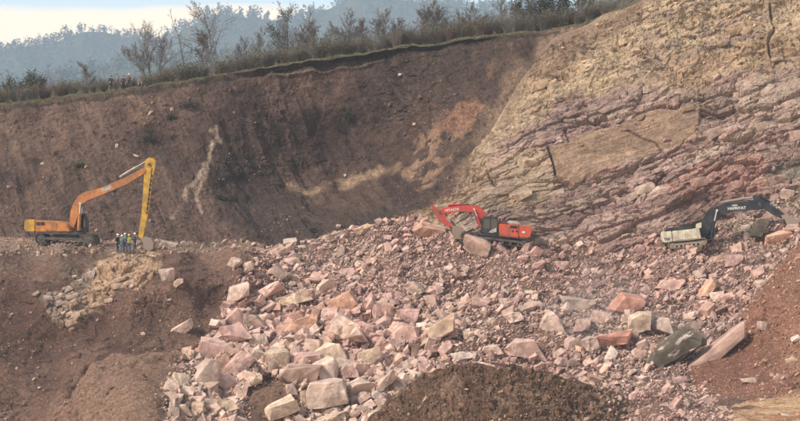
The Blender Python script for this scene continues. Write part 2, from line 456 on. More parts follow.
b3, g3, c3 = facets(np.stack([A/.65, B/.20, Cc/.5], 1), 121)
l1, lg1, lc1 = facets(V0/1.5, 131)
l2, lg2, lc2 = facets(V0/.6, 141)
led = B/2.8+.25*fbm(np.stack([A/5, B/1., Cc/5], 1), 3, 151)
saw = led-np.floor(led)          # ledge: proud at the foot of each bed, cut back above
pf = 1-.85*panel-.45*panel2
d = hard*pf*((saw-.5)*-.34+b1*.56+b2*.24+b3*.09-(1-g1)*.30-(1-g2)*.13)+loose*(l1*.16+l2*.16+b1*.25+b2*.22+.6*fbm(V0/3., 4, 161))
d += .55*fbm(V0/6., 3, 171)
d += -panel*(.35*sstep(1.2, 0, np.abs(A-np.round(A/6.)*6.))*0)
fade = sstep(0, .04, cl.T)
# big cracks in the tan slab face
for pl, w in (([(486,170),(490,180),(497,186)], .5), ([(548,150),(556,176),(574,186),(600,180)], .7), ([(628,130),(655,142),(672,156),(680,166)], .35), ([(770,0),(775,22),(768,42),(772,60)], 1.), ([(574,186),(600,178),(650,160),(700,146),(740,140),(800,128)], 1.1)):
    d = d-.7*sstep(w+1.2, 0, segd(x+1.5*vnoise(V0/1., 7), y+1.5*vnoise(V0/1., 8), pl))
cl.displace(d*fade)
cl.V.reshape(cl.ny, cl.nx, 3)[0, :, 1] += 1.5
cl.V.reshape(cl.ny, cl.nx, 3)[0, :, 2] -= 1.0
cl.normals()
med = fbm(V0/2.4, 4, 181); big = fbm(V0/8., 3, 183)
c = np.tile(S(164, 134, 122), (len(x), 1))
layer = fbm(np.stack([A/14, B/.9, Cc/8], 1), 4, 191)
c = mixc(c, S(140, 106, 98), .85*sstep(-.1, .6, layer))            # purple red beds
c = mixc(c, S(176, 152, 134), sstep(.15, .7, -layer+.2*med))
c = mixc(c, S(124, 96, 90), .5*softpoly(x, y, [(520,118),(560,80),(640,72),(660,95),(600,112),(540,150),(515,150)]))
c = mixc(c, S(168, 138, 122), .5*softpoly(x, y, [(640,100),(800,70),(930,60),(930,150),(760,130),(700,150),(650,120)]))
tan = S(150, 118, 90)
c = mixc(c, tan, .8*softpoly(x, y, PAN, 2.5)); c = mixc(c, S(172, 146, 118), .8*softpoly(x, y, PAN2, 4))
c = mixc(c, S(192, 163, 128), .92*loose*(.75+.25*sstep(-.4, .4, med)))
c = mixc(c, S(160, 122, 92), .6*loose*sstep(.1, .6, big))
c = mixc(c, S(154, 130, 118), .5*loose*sstep(.1, .5, layer)*sstep(600, 660, x))
c = mixc(c, S(170, 120, 104), .6*inpoly(wx, wy, [(660,190),(700,160),(770,150),(780,180),(720,205),(690,215)]))
c = mixc(c, S(112, 104, 88), .7*softpoly(x, y, [(770,165),(800,150),(860,140),(860,180),(800,172),(765,185)]))
c = mixc(c, S(120, 96, 84), .5*sstep(.3, .9, big)*hard)
c = mixc(c, S(128, 98, 78), .7*sstep(22, 0, y-edge(x)+10*med)*sstep(0, .4, .3+big))
c = mixc(c, S(128, 98, 78), .6*softpoly(x, y, [(530,60),(545,30),(600,15),(640,0),(650,20),(600,42),(560,70),(535,90)]))
c *= (1+.28*(c2[:, :1]-.5)+.20*(c3[:, 1:2]-.5)+.25*(c1[:, 2:3]-.5)*hard[:, None])
_l = c.mean(1, keepdims=True); c = (c*.86+_l*.14)*(1.06-.16*loose[:, None])*np.array([1.0, .99, .96])
cl.C = np.clip(c, 0, 1); cl.mesh('cliff', cl.C, M_cliff)

# ---------------------------------------------------------------- front slope: terrace, soil, rubble
TOP = [(-140,238),(0,237),(60,238),(120,241),(180,243),(240,244),(290,241),(330,234),(350,228),(385,219),(420,212),(450,214),(490,222),(520,229),(545,222),(600,213),(660,207),(700,203),(730,206),(745,204),(770,196),(800,176),(860,160),(930,140)]
ftop = line(TOP)
fpts = [(-120,240,213),(0,239,213),(60,240,213),(120,242,212),(180,244,212),(240,246,212),
 (-120,247,203),(0,248,202),(60,249,201),(120,252,200),(180,252.5,201),(240,255,202),
 (-120,300,193),(20,300,192),(100,300,191),(170,300,192),(-120,350,185),(50,350,187),(90,335,188),(140,368,181),(140,349,185),(215,300,195),(205,340,189),
 (-120,421,178),(20,421,178),(140,421,172),(210,395,179),(240,421,175),(-120,490,170),(100,490,165),(240,490,166),
 (300,243,213),(350,230,214),(400,216,214),(425,212,214),(500,229,212),(545,222,213),
 (280,260,206),(300,300,196.5),(300,350,187),(300,421,175),(400,250,206),(400,300,196),(400,350,187),(400,421,175),(450,250,205.5),(500,243,206),(540,245,206),(500,300,196),(500,350,187),(500,421,175),(400,490,166),(500,490,166),
 (600,214,213),(660,208,213),(700,204,212),(600,250,205),(660,247,203),(720,247,202),(685,246,202),(600,300,195),(700,300,192),(600,350,186),(700,350,183),(620,395,177),(600,421,166),
 (745,206,210),(745,226,205),(800,178,209),(860,162,208),(920,142,208),(800,240,198),(770,240,200),(920,240,190),(760,300,187),(800,300,183),(920,300,172),(760,350,180),(800,350,176),(920,350,166),
 (690,388,174),(740,386,173),(800,384,171),(920,386,160),(690,400,166),(740,400,165),(800,398,163),(920,398,152),(660,421,150),(740,421,149),(800,421,149),(920,421,145),(660,490,121),(740,490,119),(800,490,119),(920,490,118),(600,490,135)]
front_d = RBF(fpts)
fr = Surf(-140, 930, 860, 440, ftop, lambda x: 490+0*x, front_d)
x, y = fr.PX, fr.PY; V0 = fr.V.copy()
RUBBLE = [(248,252),(252,268),(228,288),(224,312),(212,335),(196,345),(176,372),(165,410),(160,500),(232,500),(246,400),(268,378),(286,384),(290,400),(268,425),(268,500),(740,500),(722,421),(726,408),(712,399),(704,390),(684,378),(690,365),(735,335),(748,308),(790,252),(830,215),(940,180),(940,100),(330,200),(270,240)]
wx, wy = warp(x, y, 4, 12, 23)
rub = inpoly(wx, wy, RUBBLE).astype(float)
def RUBMASK(px, py):
    a, b = warp(px, py, 4, 12, 23); return inpoly(a, b, RUBBLE)
lump = fbm(V0/2.5, 3, 201, .5); big = fbm(V0/8., 3, 203); med = fbm(V0/1.6, 4, 205)
f1, g1, c1 = facets(V0/1.4, 211); f2, g2, c2 = facets(V0/.62, 221); f3, g3, c3 = facets(V0/.3, 231)
track = sstep(6, -4, segd(x, y, [(760,440),(800,420),(930,420)])-28)*sstep(388, 396, y)*sstep(690, 730, x+fbm(V0/3., 2, 9)*10)
terr = sstep(253, 249, y)*sstep(262, 235, x)
amp = rub*(f1*.20+f2*.05+.40*lump+.8*fbm(V0/6., 3, 207)*sstep(0, .12, fr.T))+(1-rub)*(lump*.30+f2*.10*(.4+.6*sstep(0, .5, big))+f1*.10+.25*big)
amp *= (1-.85*track)*(1-.5*terr)
# broken rock outcrop and mound shoulders on the left slope
outc = softpoly(x, y, [(30,292),(60,290),(98,262),(118,254),(152,256),(140,272),(118,285),(92,312),(72,328),(52,318)], 3)
outr = softpoly(x, y, [(84,300),(98,262),(118,254),(165,254),(158,272),(140,290),(118,280),(100,310)], 3)
amp += np.maximum(outc, outr)*(f1*.22+f2*.12-(1-g1)*.12+.15)
amp += .9*sstep(7, 0, segd(x, y, [(4,241),(30,240),(60,243),(86,247)]))*(.6+lump*.6)*(x < 110)*0
amp += .8*np.exp(-((x-300)/60)**2-((y-402)/14)**2)*0
fr.displace(amp)
# terrace lip: rubble pushed up along the track foot of the yellow machine
lip = np.exp(-(segd(x, y, [(20,247),(52,245.5),(80,249),(100,250)])/3.6)**2)
fr.V[:, 2] += lip*.35*(1+.35*f2)
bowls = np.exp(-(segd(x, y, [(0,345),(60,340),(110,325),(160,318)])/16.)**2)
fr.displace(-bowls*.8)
_e = np.sqrt(((x-148+5*med)/72)**2+((y-404+4*lump)/52)**2); moundb = sstep(1.06, .90, _e)
fr.displace(1.5*np.sqrt(np.clip(1-_e**2, 0, 1))+.15*moundb)
fr.displace(-.5*np.exp(-((_e-1.08)/.05)**2)*(y < 400))
fr.V.reshape(fr.ny, fr.nx, 3)[-1, :, 2] -= 8
fr.normals()
c = np.tile(S(110, 82, 68), (len(x), 1))
c = mixc(c, S(128, 97, 80), sstep(-.2, .7, big+.3*med)); c = mixc(c, S(90, 64, 54), sstep(.1, .8, -big+.4*med))
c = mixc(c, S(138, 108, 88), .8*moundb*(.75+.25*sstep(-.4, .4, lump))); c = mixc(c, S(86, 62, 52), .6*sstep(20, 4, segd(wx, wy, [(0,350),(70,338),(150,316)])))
c = mixc(c, S(142, 118, 98), .75*terr)
c = mixc(c, S(128, 112, 98), .5*sstep(60, 20, segd(wx, wy, [(20,270),(90,262)]))*(y < 280)*sstep(-.2, .4, med))
c = mixc(c, S(150, 132, 118), .8*outc*sstep(-.8, .2, med+.2)); c = mixc(c, S(180, 146, 112), .85*outr*sstep(-.6, .2, med+.2))
c = mixc(c, S(170, 134, 100), .75*softpoly(x, y, [(118,280),(96,300),(84,322),(70,328),(92,300),(104,284)]))
rc = np.tile(S(160, 130, 116), (len(x), 1))
rc = mixc(rc, S(140, 106, 94), sstep(0, .8, big)); rc = mixc(rc, S(172, 140, 126), sstep(.1, .8, -big+.4*med))
rc = mixc(rc, S(150, 134, 112), .6*inpoly(wx, wy, [(715,212),(755,206),(800,176),(940,150),(940,215),(800,205),(770,222),(740,232),(715,225)]))
_l = c.mean(1, keepdims=True); c = (c*.75+_l*.25)
c = mixc(c*np.array([.97, .86, .77]), rc*.44*np.array([1.04, .98, .94]), rub*.9)
c = mixc(c, S(128, 88, 70), .9*softpoly(x, y, [(745,310),(790,252),(830,215),(940,180),(940,396),(700,396),(690,370),(735,335)]))
c = mixc(c, S(108, 74, 60), .6*softpoly(x, y, [(745,335),(775,320),(790,350),(770,380),(705,388),(690,372)]))
c = mixc(c, S(142, 104, 84), .4*softpoly(x, y, [(770,340),(800,322),(940,300),(940,380),(800,385)]))
c = mixc(c, S(186, 142, 104), .92*track)
c *= (1+.30*(c2[:, :1]-.5)*(.4+.6*rub[:, None])+.25*(c1[:, 1:2]-.5)*rub[:, None])
fr.mesh('hillside', np.clip(c, 0, 1), M_rub)

# ---- loose dirt track surface, lower right
tr = Surf(712, 930, 200, 60, lambda x: 394+np.interp(x, [712, 735, 760, 930], [22, 6, -1, -3]), lambda x: 470+0*x, front_d)
Vt = tr.V.copy()
tr.V[:, 2] += .10+.05*fbm(Vt/1.6, 4, 301)
rut = np.exp(-((tr.PY-(404+.05*(tr.PX-700)))/1.8)**2)+np.exp(-((tr.PY-(413+.03*(tr.PX-700)))/2.)**2)
tr.V[:, 2] -= .03*rut+.8*sstep(.10, 0, np.minimum(tr.T*1.2+.03*vnoise(Vt/.7, 4), (tr.PX-718+.16*(tr.PY-396)*-1.)/218.*1.6+.06*vnoise(Vt/.8, 3)))
c = mixc(np.tile(S(176, 138, 104), (len(Vt), 1)), S(190, 154, 120), sstep(-.3, .5, fbm(Vt/np.array([1.2, 1.2, 1.]), 5, 303)))
c = mixc(c, S(150, 104, 76), sstep(.1, .7, fbm(Vt/1.2, 4, 305)))
tr.normals()
tr.mesh('dirt_track', c, M_rub, True)

# ---------------------------------------------------------------- dark earth mound in front
MT = [(352,470),(362,440),(368,425),(376,412),(386,400),(396,390),(406,385),(420,375),(438,367),(470,364),(500,366),(530,369),(556,373),(576,380),(596,387),(620,397),(648,409),(676,424),(700,450),(710,470)]
_mx = np.arange(352, 711, 4.); _my = np.interp(_mx, [p[0] for p in MT], [p[1] for p in MT])+np.convolve(_rj.normal(size=len(_mx)), [.3, .5, .3], 'same')*2.4
mtop = line(list(zip(_mx, _my)))
md = lambda x, y: 152-(y-366)/84*10+((x-490)/130.)**2*6
mo = Surf(352, 710, 520, 170, lambda x: mtop(x), lambda x: 500+0*x, md)
V0 = mo.V.copy()
f1, g1, c1 = facets(V0/.55, 401); f2, g2, c2 = facets(V0/.25, 411)
mo.displace((fbm(V0/1.5, 5, 403, .6)*.34+f1*.13+f2*.08)*sstep(0, .03, mo.T)+.25*vnoise(V0/1.1, 9)*(1-sstep(0, .03, mo.T)))
# back of the heap runs down out of sight
back = mo.V.reshape(mo.ny, mo.nx, 3)[0].copy()
rows = []
for k in range(8, 0, -1):
    r = back.copy(); r[:, 1] += k*1.6; r[:, 2] -= k*k*.06+k*.7; rows.append(r)
mo.V = np.concatenate([np.array(rows), mo.V.reshape(mo.ny, mo.nx, 3)]).reshape(-1, 3)
mo.ny += 8
c = mixc(np.tile(S(106, 80, 64), (len(V0), 1)), S(128, 100, 82), sstep(-.2, .6, fbm(V0/2., 4, 421)))
c = mixc(c, S(92, 64, 52), .5*sstep(0, .6, fbm(V0/1.1, 4, 423)))
c = mixc(c, S(96, 66, 52), .5*sstep(.1, .5, fbm(V0/3., 3, 425))*sstep(560, 480, mo.PX)*sstep(395, 380, mo.PY))
c = mixc(c, S(150, 120, 104), .7*sstep(560, 640, mo.PX+20*vnoise(V0/1.2, 5)))
c *= (1+.3*(c1[:, :1]-.5)+.35*(c2[:, 1:2]-.5))*.86
c = np.concatenate([np.repeat(c[:mo.nx], 1, 0)]*8+[c])
m_nx = mo.nx
mo.mesh('earth_mound', np.clip(c, 0, 1), M_soil)
mo.ny -= 8; mo.V = mo.V[8*m_nx:]; mo.normals()

# ---------------------------------------------------------------- meadow behind the rim, hills, ground
cols = np.linspace(-140, 760, 220)
V = []; 
ds = [0, 2, 5, 9, 14, 20, 28, 40, 60]
for k, dd in enumerate(ds):
    Yr = 236.5+dd
    zr = -(rim(cols)-CY)/F_PX*236.5
    zz = zr+.10*dd*(1 if dd < 30 else 0)+(3.0-(dd-28)*.25 if dd >= 30 else 0)*1.0-(0.12 if k == 0 else 0)
    V.append(np.stack([(cols-CX)/F_PX*236.5, np.full_like(cols, Yr), zz], 1))
V = np.concatenate(V)
V[:, 2] += .15*fbm(V/2., 3, 501)
i = np.arange(len(V)).reshape(len(ds), len(cols))
Fq = np.stack([i[:-1, :-1], i[:-1, 1:], i[1:, 1:], i[1:, :-1]], -1).reshape(-1, 4)
tag(link('meadow', new_mesh('meadow', V, Fq, mixc(np.tile(S(84, 78, 56), (len(V), 1)), S(90, 74, 58), sstep(-.3, .4, fbm(V/3., 3, 7))), True), M_grass), kind='structure')
RIMV = (cols, -(rim(cols)-CY)/F_PX*236.5)
def meadow_z(X, dd):
    px = X/236.5*F_PX+CX
    return -(rim(px)-CY)/F_PX*236.5+.10*np.minimum(dd, 28)

g = np.array([[-2400, -60, -27], [2400, -60, -27], [2400, 4000, -27], [-2400, 4000, -27]], float)
tag(link('ground', new_mesh('ground', g, [[0, 1, 2, 3]], np.tile(S(96, 90, 62), (4, 1))), M_grass), kind='structure')

# wooded hills far behind: two ridges
RIDGE_FAR = line([(-400,70),(-140,60),(0,50),(20,47),(40,42),(60,40),(80,33),(110,36),(140,38),(165,38),(185,28),(205,16),(225,14),(250,18),(275,17),(300,17),(330,10),(355,0),(380,-2),(410,2),(440,0),(480,6),(520,4),(560,8),(700,0),(1200,20)])
RIDGE_NEAR = line([(-400,120),(-140,100),(0,88),(60,80),(120,72),(200,60),(300,44),(400,34),(520,22),(640,14),(1200,10)])
tree_pts = []
for nm, ridge, Y0, Y1 in (('far_hill', RIDGE_FAR, 3600., 2400.), ('near_hill', RIDGE_NEAR, 2300., 1500.)):
    cx = np.linspace(-400, 1200, 160); rows = 24; V = []
    for k in range(-4, rows):
        t = max(k, 0)/(rows-1); Yk = Y0+(Y1-Y0)*t + (k*-60 if k < 0 else 0)
        zt = -(ridge(cx)-CY)/F_PX*Y0
        z = zt*(1-t)**1.15+(-26.5)*(1-(1-t)**1.15) if k >= 0 else zt+k*25
        V.append(np.stack([(cx-CX)/F_PX*Y0, np.full_like(cx, Yk), z], 1))
    V = np.concatenate(V); V[:, 2] += (V[:, 2] > -20)*8*fbm(V/90., 3, 601)
    n = rows+4; i = np.arange(len(V)).reshape(n, len(cx))
    Fq = np.stack([i[:-1, :-1], i[1:, :-1], i[1:, 1:], i[:-1, 1:]], -1).reshape(-1, 4)
    tag(link('hills', new_mesh(nm, V, Fq, np.tile(S(70, 72, 50), (len(V), 1)), True), M_hillv), kind='structure')
    H = V.reshape(n, len(cx), 3)
    cnt = 6900 if nm == 'far_hill' else 2600
    u = rng.uniform(0.06*len(cx), .80*len(cx), cnt); t = 4+rng.uniform(0, 1, cnt)**1.3*(n-12)
    t[:500] = rng.uniform(3.6, 4.6, 500)
    a, b = u.astype(int), t.astype(int); fu, ft = (u-a)[:, None], (t-b)[:, None]
    P = H[b, a]*(1-fu)*(1-ft)+H[b, a+1]*fu*(1-ft)+H[b+1, a]*(1-fu)*ft+H[b+1, a+1]*fu*ft
    tree_pts.append(P)
P = np.concatenate(tree_pts); n = len(P)
# each crown: a few dozen leaf clumps filling an uneven egg or spire
K = 34
hgt = 1.35*rng.uniform(7, 15, n)*rng.choice([1, 1, 1, 1.35], n)*np.where(P[:, 1] > 2300, 1.0, .8); wid = hgt*rng.uniform(.26, .5, n); con = rng.random(n) < .25
wid[con] = hgt[con]*.2
q = rng.normal(size=(n, K, 3)); q /= np.linalg.norm(q, axis=2, keepdims=True); q *= rng.random((n, K, 1))**.4
hz = q[:, :, 2]*.5+.55
sc_ = np.where(con[:, None], 1.15-hz, 1.0)
cen = np.stack([q[:, :, 0]*wid[:, None]*sc_, q[:, :, 1]*wid[:, None]*sc_, hz*hgt[:, None]], 2)+P[:, None]
tri = rng.normal(size=(n, K, 3, 3))*(hgt*.085)[:, None, None, None]
V = (cen[:, :, None]+tri).reshape(-1, 3); Fq = np.arange(len(V)).reshape(-1, 3)
cc = mixc(np.tile(S(64, 70, 46), (n, 1)), S(104, 90, 66), rng.random(n)*.9)
cc = np.repeat(cc, K*3, 0)
tag(link('distant_forest', new_mesh('distant_forest', V, Fq, cc), M_hillv), label='hazy blue wooded hills covered in bare and evergreen trees behind the excavation', cat='forest', kind='stuff')

# ---------------------------------------------------------------- haze
HZ = .00024
bm = bmesh.new(); bmesh.ops.create_cube(bm, size=1)
for v in bm.verts:
    v.co = Vector((v.co.x*5000, 1990+v.co.y*4180, -28 + (v.co.z+.5)*(430+28)))
me = bpy.data.meshes.new('haze'); bm.to_mesh(me); bm.free()
mh = bpy.data.materials.new('haze_air'); mh.use_nodes = True; n_ = mh.node_tree; n_.nodes.clear()
o_ = n_.nodes.new('ShaderNodeOutputMaterial'); pv = n_.nodes.new('ShaderNodeVolumePrincipled')
pv.inputs['Color'].default_value = (.66, .82, 1.0, 1); pv.inputs['Density'].default_value = HZ
n_.links.new(pv.outputs[0], o_.inputs['Volume'])
tag(link('haze', me, mh), kind='stuff', label='pale blue haze lying over the hills', cat='haze')

# ---------------------------------------------------------------- dust hanging over the rubble
bm = bmesh.new(); _r = random.Random(4)
for k in range(9):
    px, py = _r.uniform(560, 680), _r.uniform(286, 336)
    p = Vector(fr.at(px, py)[0][0])+Vector((0, -2.2, .6))
    bmesh.ops.create_icosphere(bm, subdivisions=3, radius=1, matrix=Matrix.Translation(p) @ Matrix.Rotation(_r.uniform(-.5, .5), 4, 'Y') @ Matrix.Diagonal((_r.uniform(2.5, 4.5), 1.8, _r.uniform(.9, 1.7), 1)))
me = bpy.data.meshes.new('dust_cloud'); bm.to_mesh(me); bm.free()
md_ = bpy.data.materials.new('dust_air'); md_.use_nodes = True; n_ = md_.node_tree; n_.nodes.clear()
o_ = n_.nodes.new('ShaderNodeOutputMaterial'); pv = n_.nodes.new('ShaderNodeVolumePrincipled')
pv.inputs['Color'].default_value = (.86, .76, .70, 1); pv.inputs['Density'].default_value = .045
n_.links.new(pv.outputs[0], o_.inputs['Volume'])
tag(link('dust_cloud', me, md_), kind='stuff', label='thin pinkish dust hanging over the middle of the rubble', cat='dust')

# ================================================================== rocks
def cut_block(seed, ncut=8, dims=(1, .75, .6), detail=0, ir=.0):
    """angular block: a box with its corners and edges split away by flat planes; unit length along x"""
    r = random.Random(seed)
    bm = bmesh.new(); bmesh.ops.create_cube(bm, size=1); sh = r.uniform(-.5, .5)
    for v in bm.verts:
        v.co = Vector((v.co.x*dims[0], v.co.y*dims[1], v.co.z*dims[2]))
        v.co += Vector((r.uniform(-.2, .2)*dims[0], r.uniform(-.2, .2)*dims[1], r.uniform(-.2, .2)*dims[2])); v.co.x += v.co.z*sh
    for k in range(ncut):
        n = Vector((r.gauss(0, 1), r.gauss(0, 1), r.gauss(0, 1)))
        n.normalize()
        ext = abs(n.x)*dims[0]*.5+abs(n.y)*dims[1]*.5+abs(n.z)*dims[2]*.5
        g = bm.verts[:]+bm.edges[:]+bm.faces[:]
        res = bmesh.ops.bisect_plane(bm, geom=g, plane_co=n*ext*r.uniform(.55, .86), plane_no=n, clear_outer=True)
        ed = [e for e in res['geom_cut'] if isinstance(e, bmesh.types.BMEdge)]
        if len(ed) > 2:
            try: bmesh.ops.contextual_create(bm, geom=ed)
            except Exception: pass
    bmesh.ops.remove_doubles(bm, verts=bm.verts[:], dist=.02)
    if detail:
        bmesh.ops.bevel(bm, geom=bm.edges[:], offset=.018, segments=1, affect='EDGES', clamp_overlap=True)
        bmesh.ops.triangulate(bm, faces=bm.faces[:])
        long = [e for e in bm.edges if e.calc_length() > .16]
        bmesh.ops.subdivide_edges(bm, edges=long, cuts=1 if detail == 1 else 2, use_grid_fill=False)
        bmesh.ops.triangulate(bm, faces=bm.faces[:])
        bm.normal_update()
        P = np.array([v.co[:] for v in bm.verts]); Nn = np.array([v.normal[:] for v in bm.verts])
        fv, fg, _ = facets(P/.30+seed*3.7, 700+seed)
        st = fbm(P/np.array([.8, .8, .07])+seed, 2, 710)       # thin bedding steps
        dd = fv*.032*(1+ir)-(1-fg)*.045+st*.022+fbm(P/.12+seed, 2, 720)*.012
        for v, n, q in zip(bm.verts, Nn, dd): v.co += Vector(n)*float(q)*.55
    else:
        bmesh.ops.triangulate(bm, faces=bm.faces[:])
    me = bpy.data.meshes.new('rock'); bm.to_mesh(me); bm.free()
    return me

BIG = [cut_block(s, random.Random(s).randint(9, 14), (1, .8, .62), 2) for s in range(12)]
SLAB = [cut_block(100+s, 9, (1, .8, .34), 2) for s in range(8)]
LONG = [cut_block(200+s, 8, (1, .5, .36), 2, 1.) for s in range(4)]
MID = [cut_block(300+s, 10, (1, .8, .6), 1) for s in range(14)]
FLAT = [cut_block(360+s, 9, (1, .75, .34), 1) for s in range(8)]
RIDGE_SLAB = cut_block(501, 5, (1, .5, .32), 2, .3)
VEIN = cut_block(777, 7, (1, .6, .42), 2, 1.2); VEIN.materials.append(M_veined)
RIDGE_SLAB.materials.append(M_rock)
for me in []+BIG+SLAB+LONG+MID+FLAT: me.materials.append(M_rock)

TONE = {'pink': S(194, 152, 140), 'pale': S(204, 178, 160), 'cream': S(206, 184, 150), 'white': S(214, 198, 184), 'grey': S(166, 148, 136),
        'purple': S(164, 124, 122), 'red': S(196, 122, 98), 'orange': S(204, 146, 112), 'dark': S(88, 80, 68), 'brown': S(146, 114, 98), 'tan': S(186, 156, 124), 'dusty': S(184, 150, 138)}
_mean = S(192, 160, 145)
for _k in list(TONE):
    _a = {'dark': .05, 'white': .35, 'red': .45, 'orange': .5, 'cream': .6}.get(_k, .5)
    TONE[_k] = TONE[_k]*(1-_a)+_mean*_a
TNAME = {'pink': 'pink', 'pale': 'pale', 'cream': 'cream', 'white': 'white', 'grey': 'grey', 'purple': 'purplish', 'red': 'reddish', 'orange': 'orange pink', 'dark': 'dark', 'brown': 'brown', 'tan': 'tan', 'dusty': 'dusty pink'}

rr = random.Random(5)
placed = []     # px, py, half size px
def put_rock(name, surf, px, py, w, h, ang, tone, label, cat, group=None, pool=None, lift=.30, deep=.75, tilt=14, parent=None):
    if 'dark mossy' in (label or '') : pool = [VEIN]
    P, N = surf.at(px, py); P = Vector(P[0]); Y = P.y
    s = Y/F_PX
    w_, h_ = w*s, h*s
    asp = h/w
    if 'longest grey pink slab' in (label or ''): pool = [RIDGE_SLAB]
    if pool is None:
        pool = LONG if asp < .42 and w > 30 else (SLAB if asp < .5 else BIG)
    me = rr.choice(pool)
    bb = [max(v.co[i] for v in me.vertices)-min(v.co[i] for v in me.vertices) for i in range(3)]
    o = link(name, me)
    o.scale = (w_/bb[0], w_*deep*rr.uniform(.8, 1.1)/bb[1], h_/bb[2])
    o.rotation_euler = (Matrix.Rotation(math.radians(-ang), 3, 'Y') @ Matrix.Rotation(math.radians(rr.uniform(-tilt, tilt)), 3, 'X') @ Matrix.Rotation(math.radians(rr.uniform(-tilt, tilt)), 3, 'Z') @ Matrix.Rotation(rr.choice([0, math.pi]), 3, 'Z')).to_euler()
    d = (-P).normalized()
    o.location = P+d*(lift*h_)+Vector(N[0])*(.08*h_)
    c = TONE[tone]*rr.uniform(.9, 1.1)
    o.color = (*[float(v) for v in c], 1)
    if parent is not None: o.parent = parent
    if label: tag(o, label, cat, group)
    placed.append((px, py, max(w, h)*.5, min(w, h)*.5))
    return o

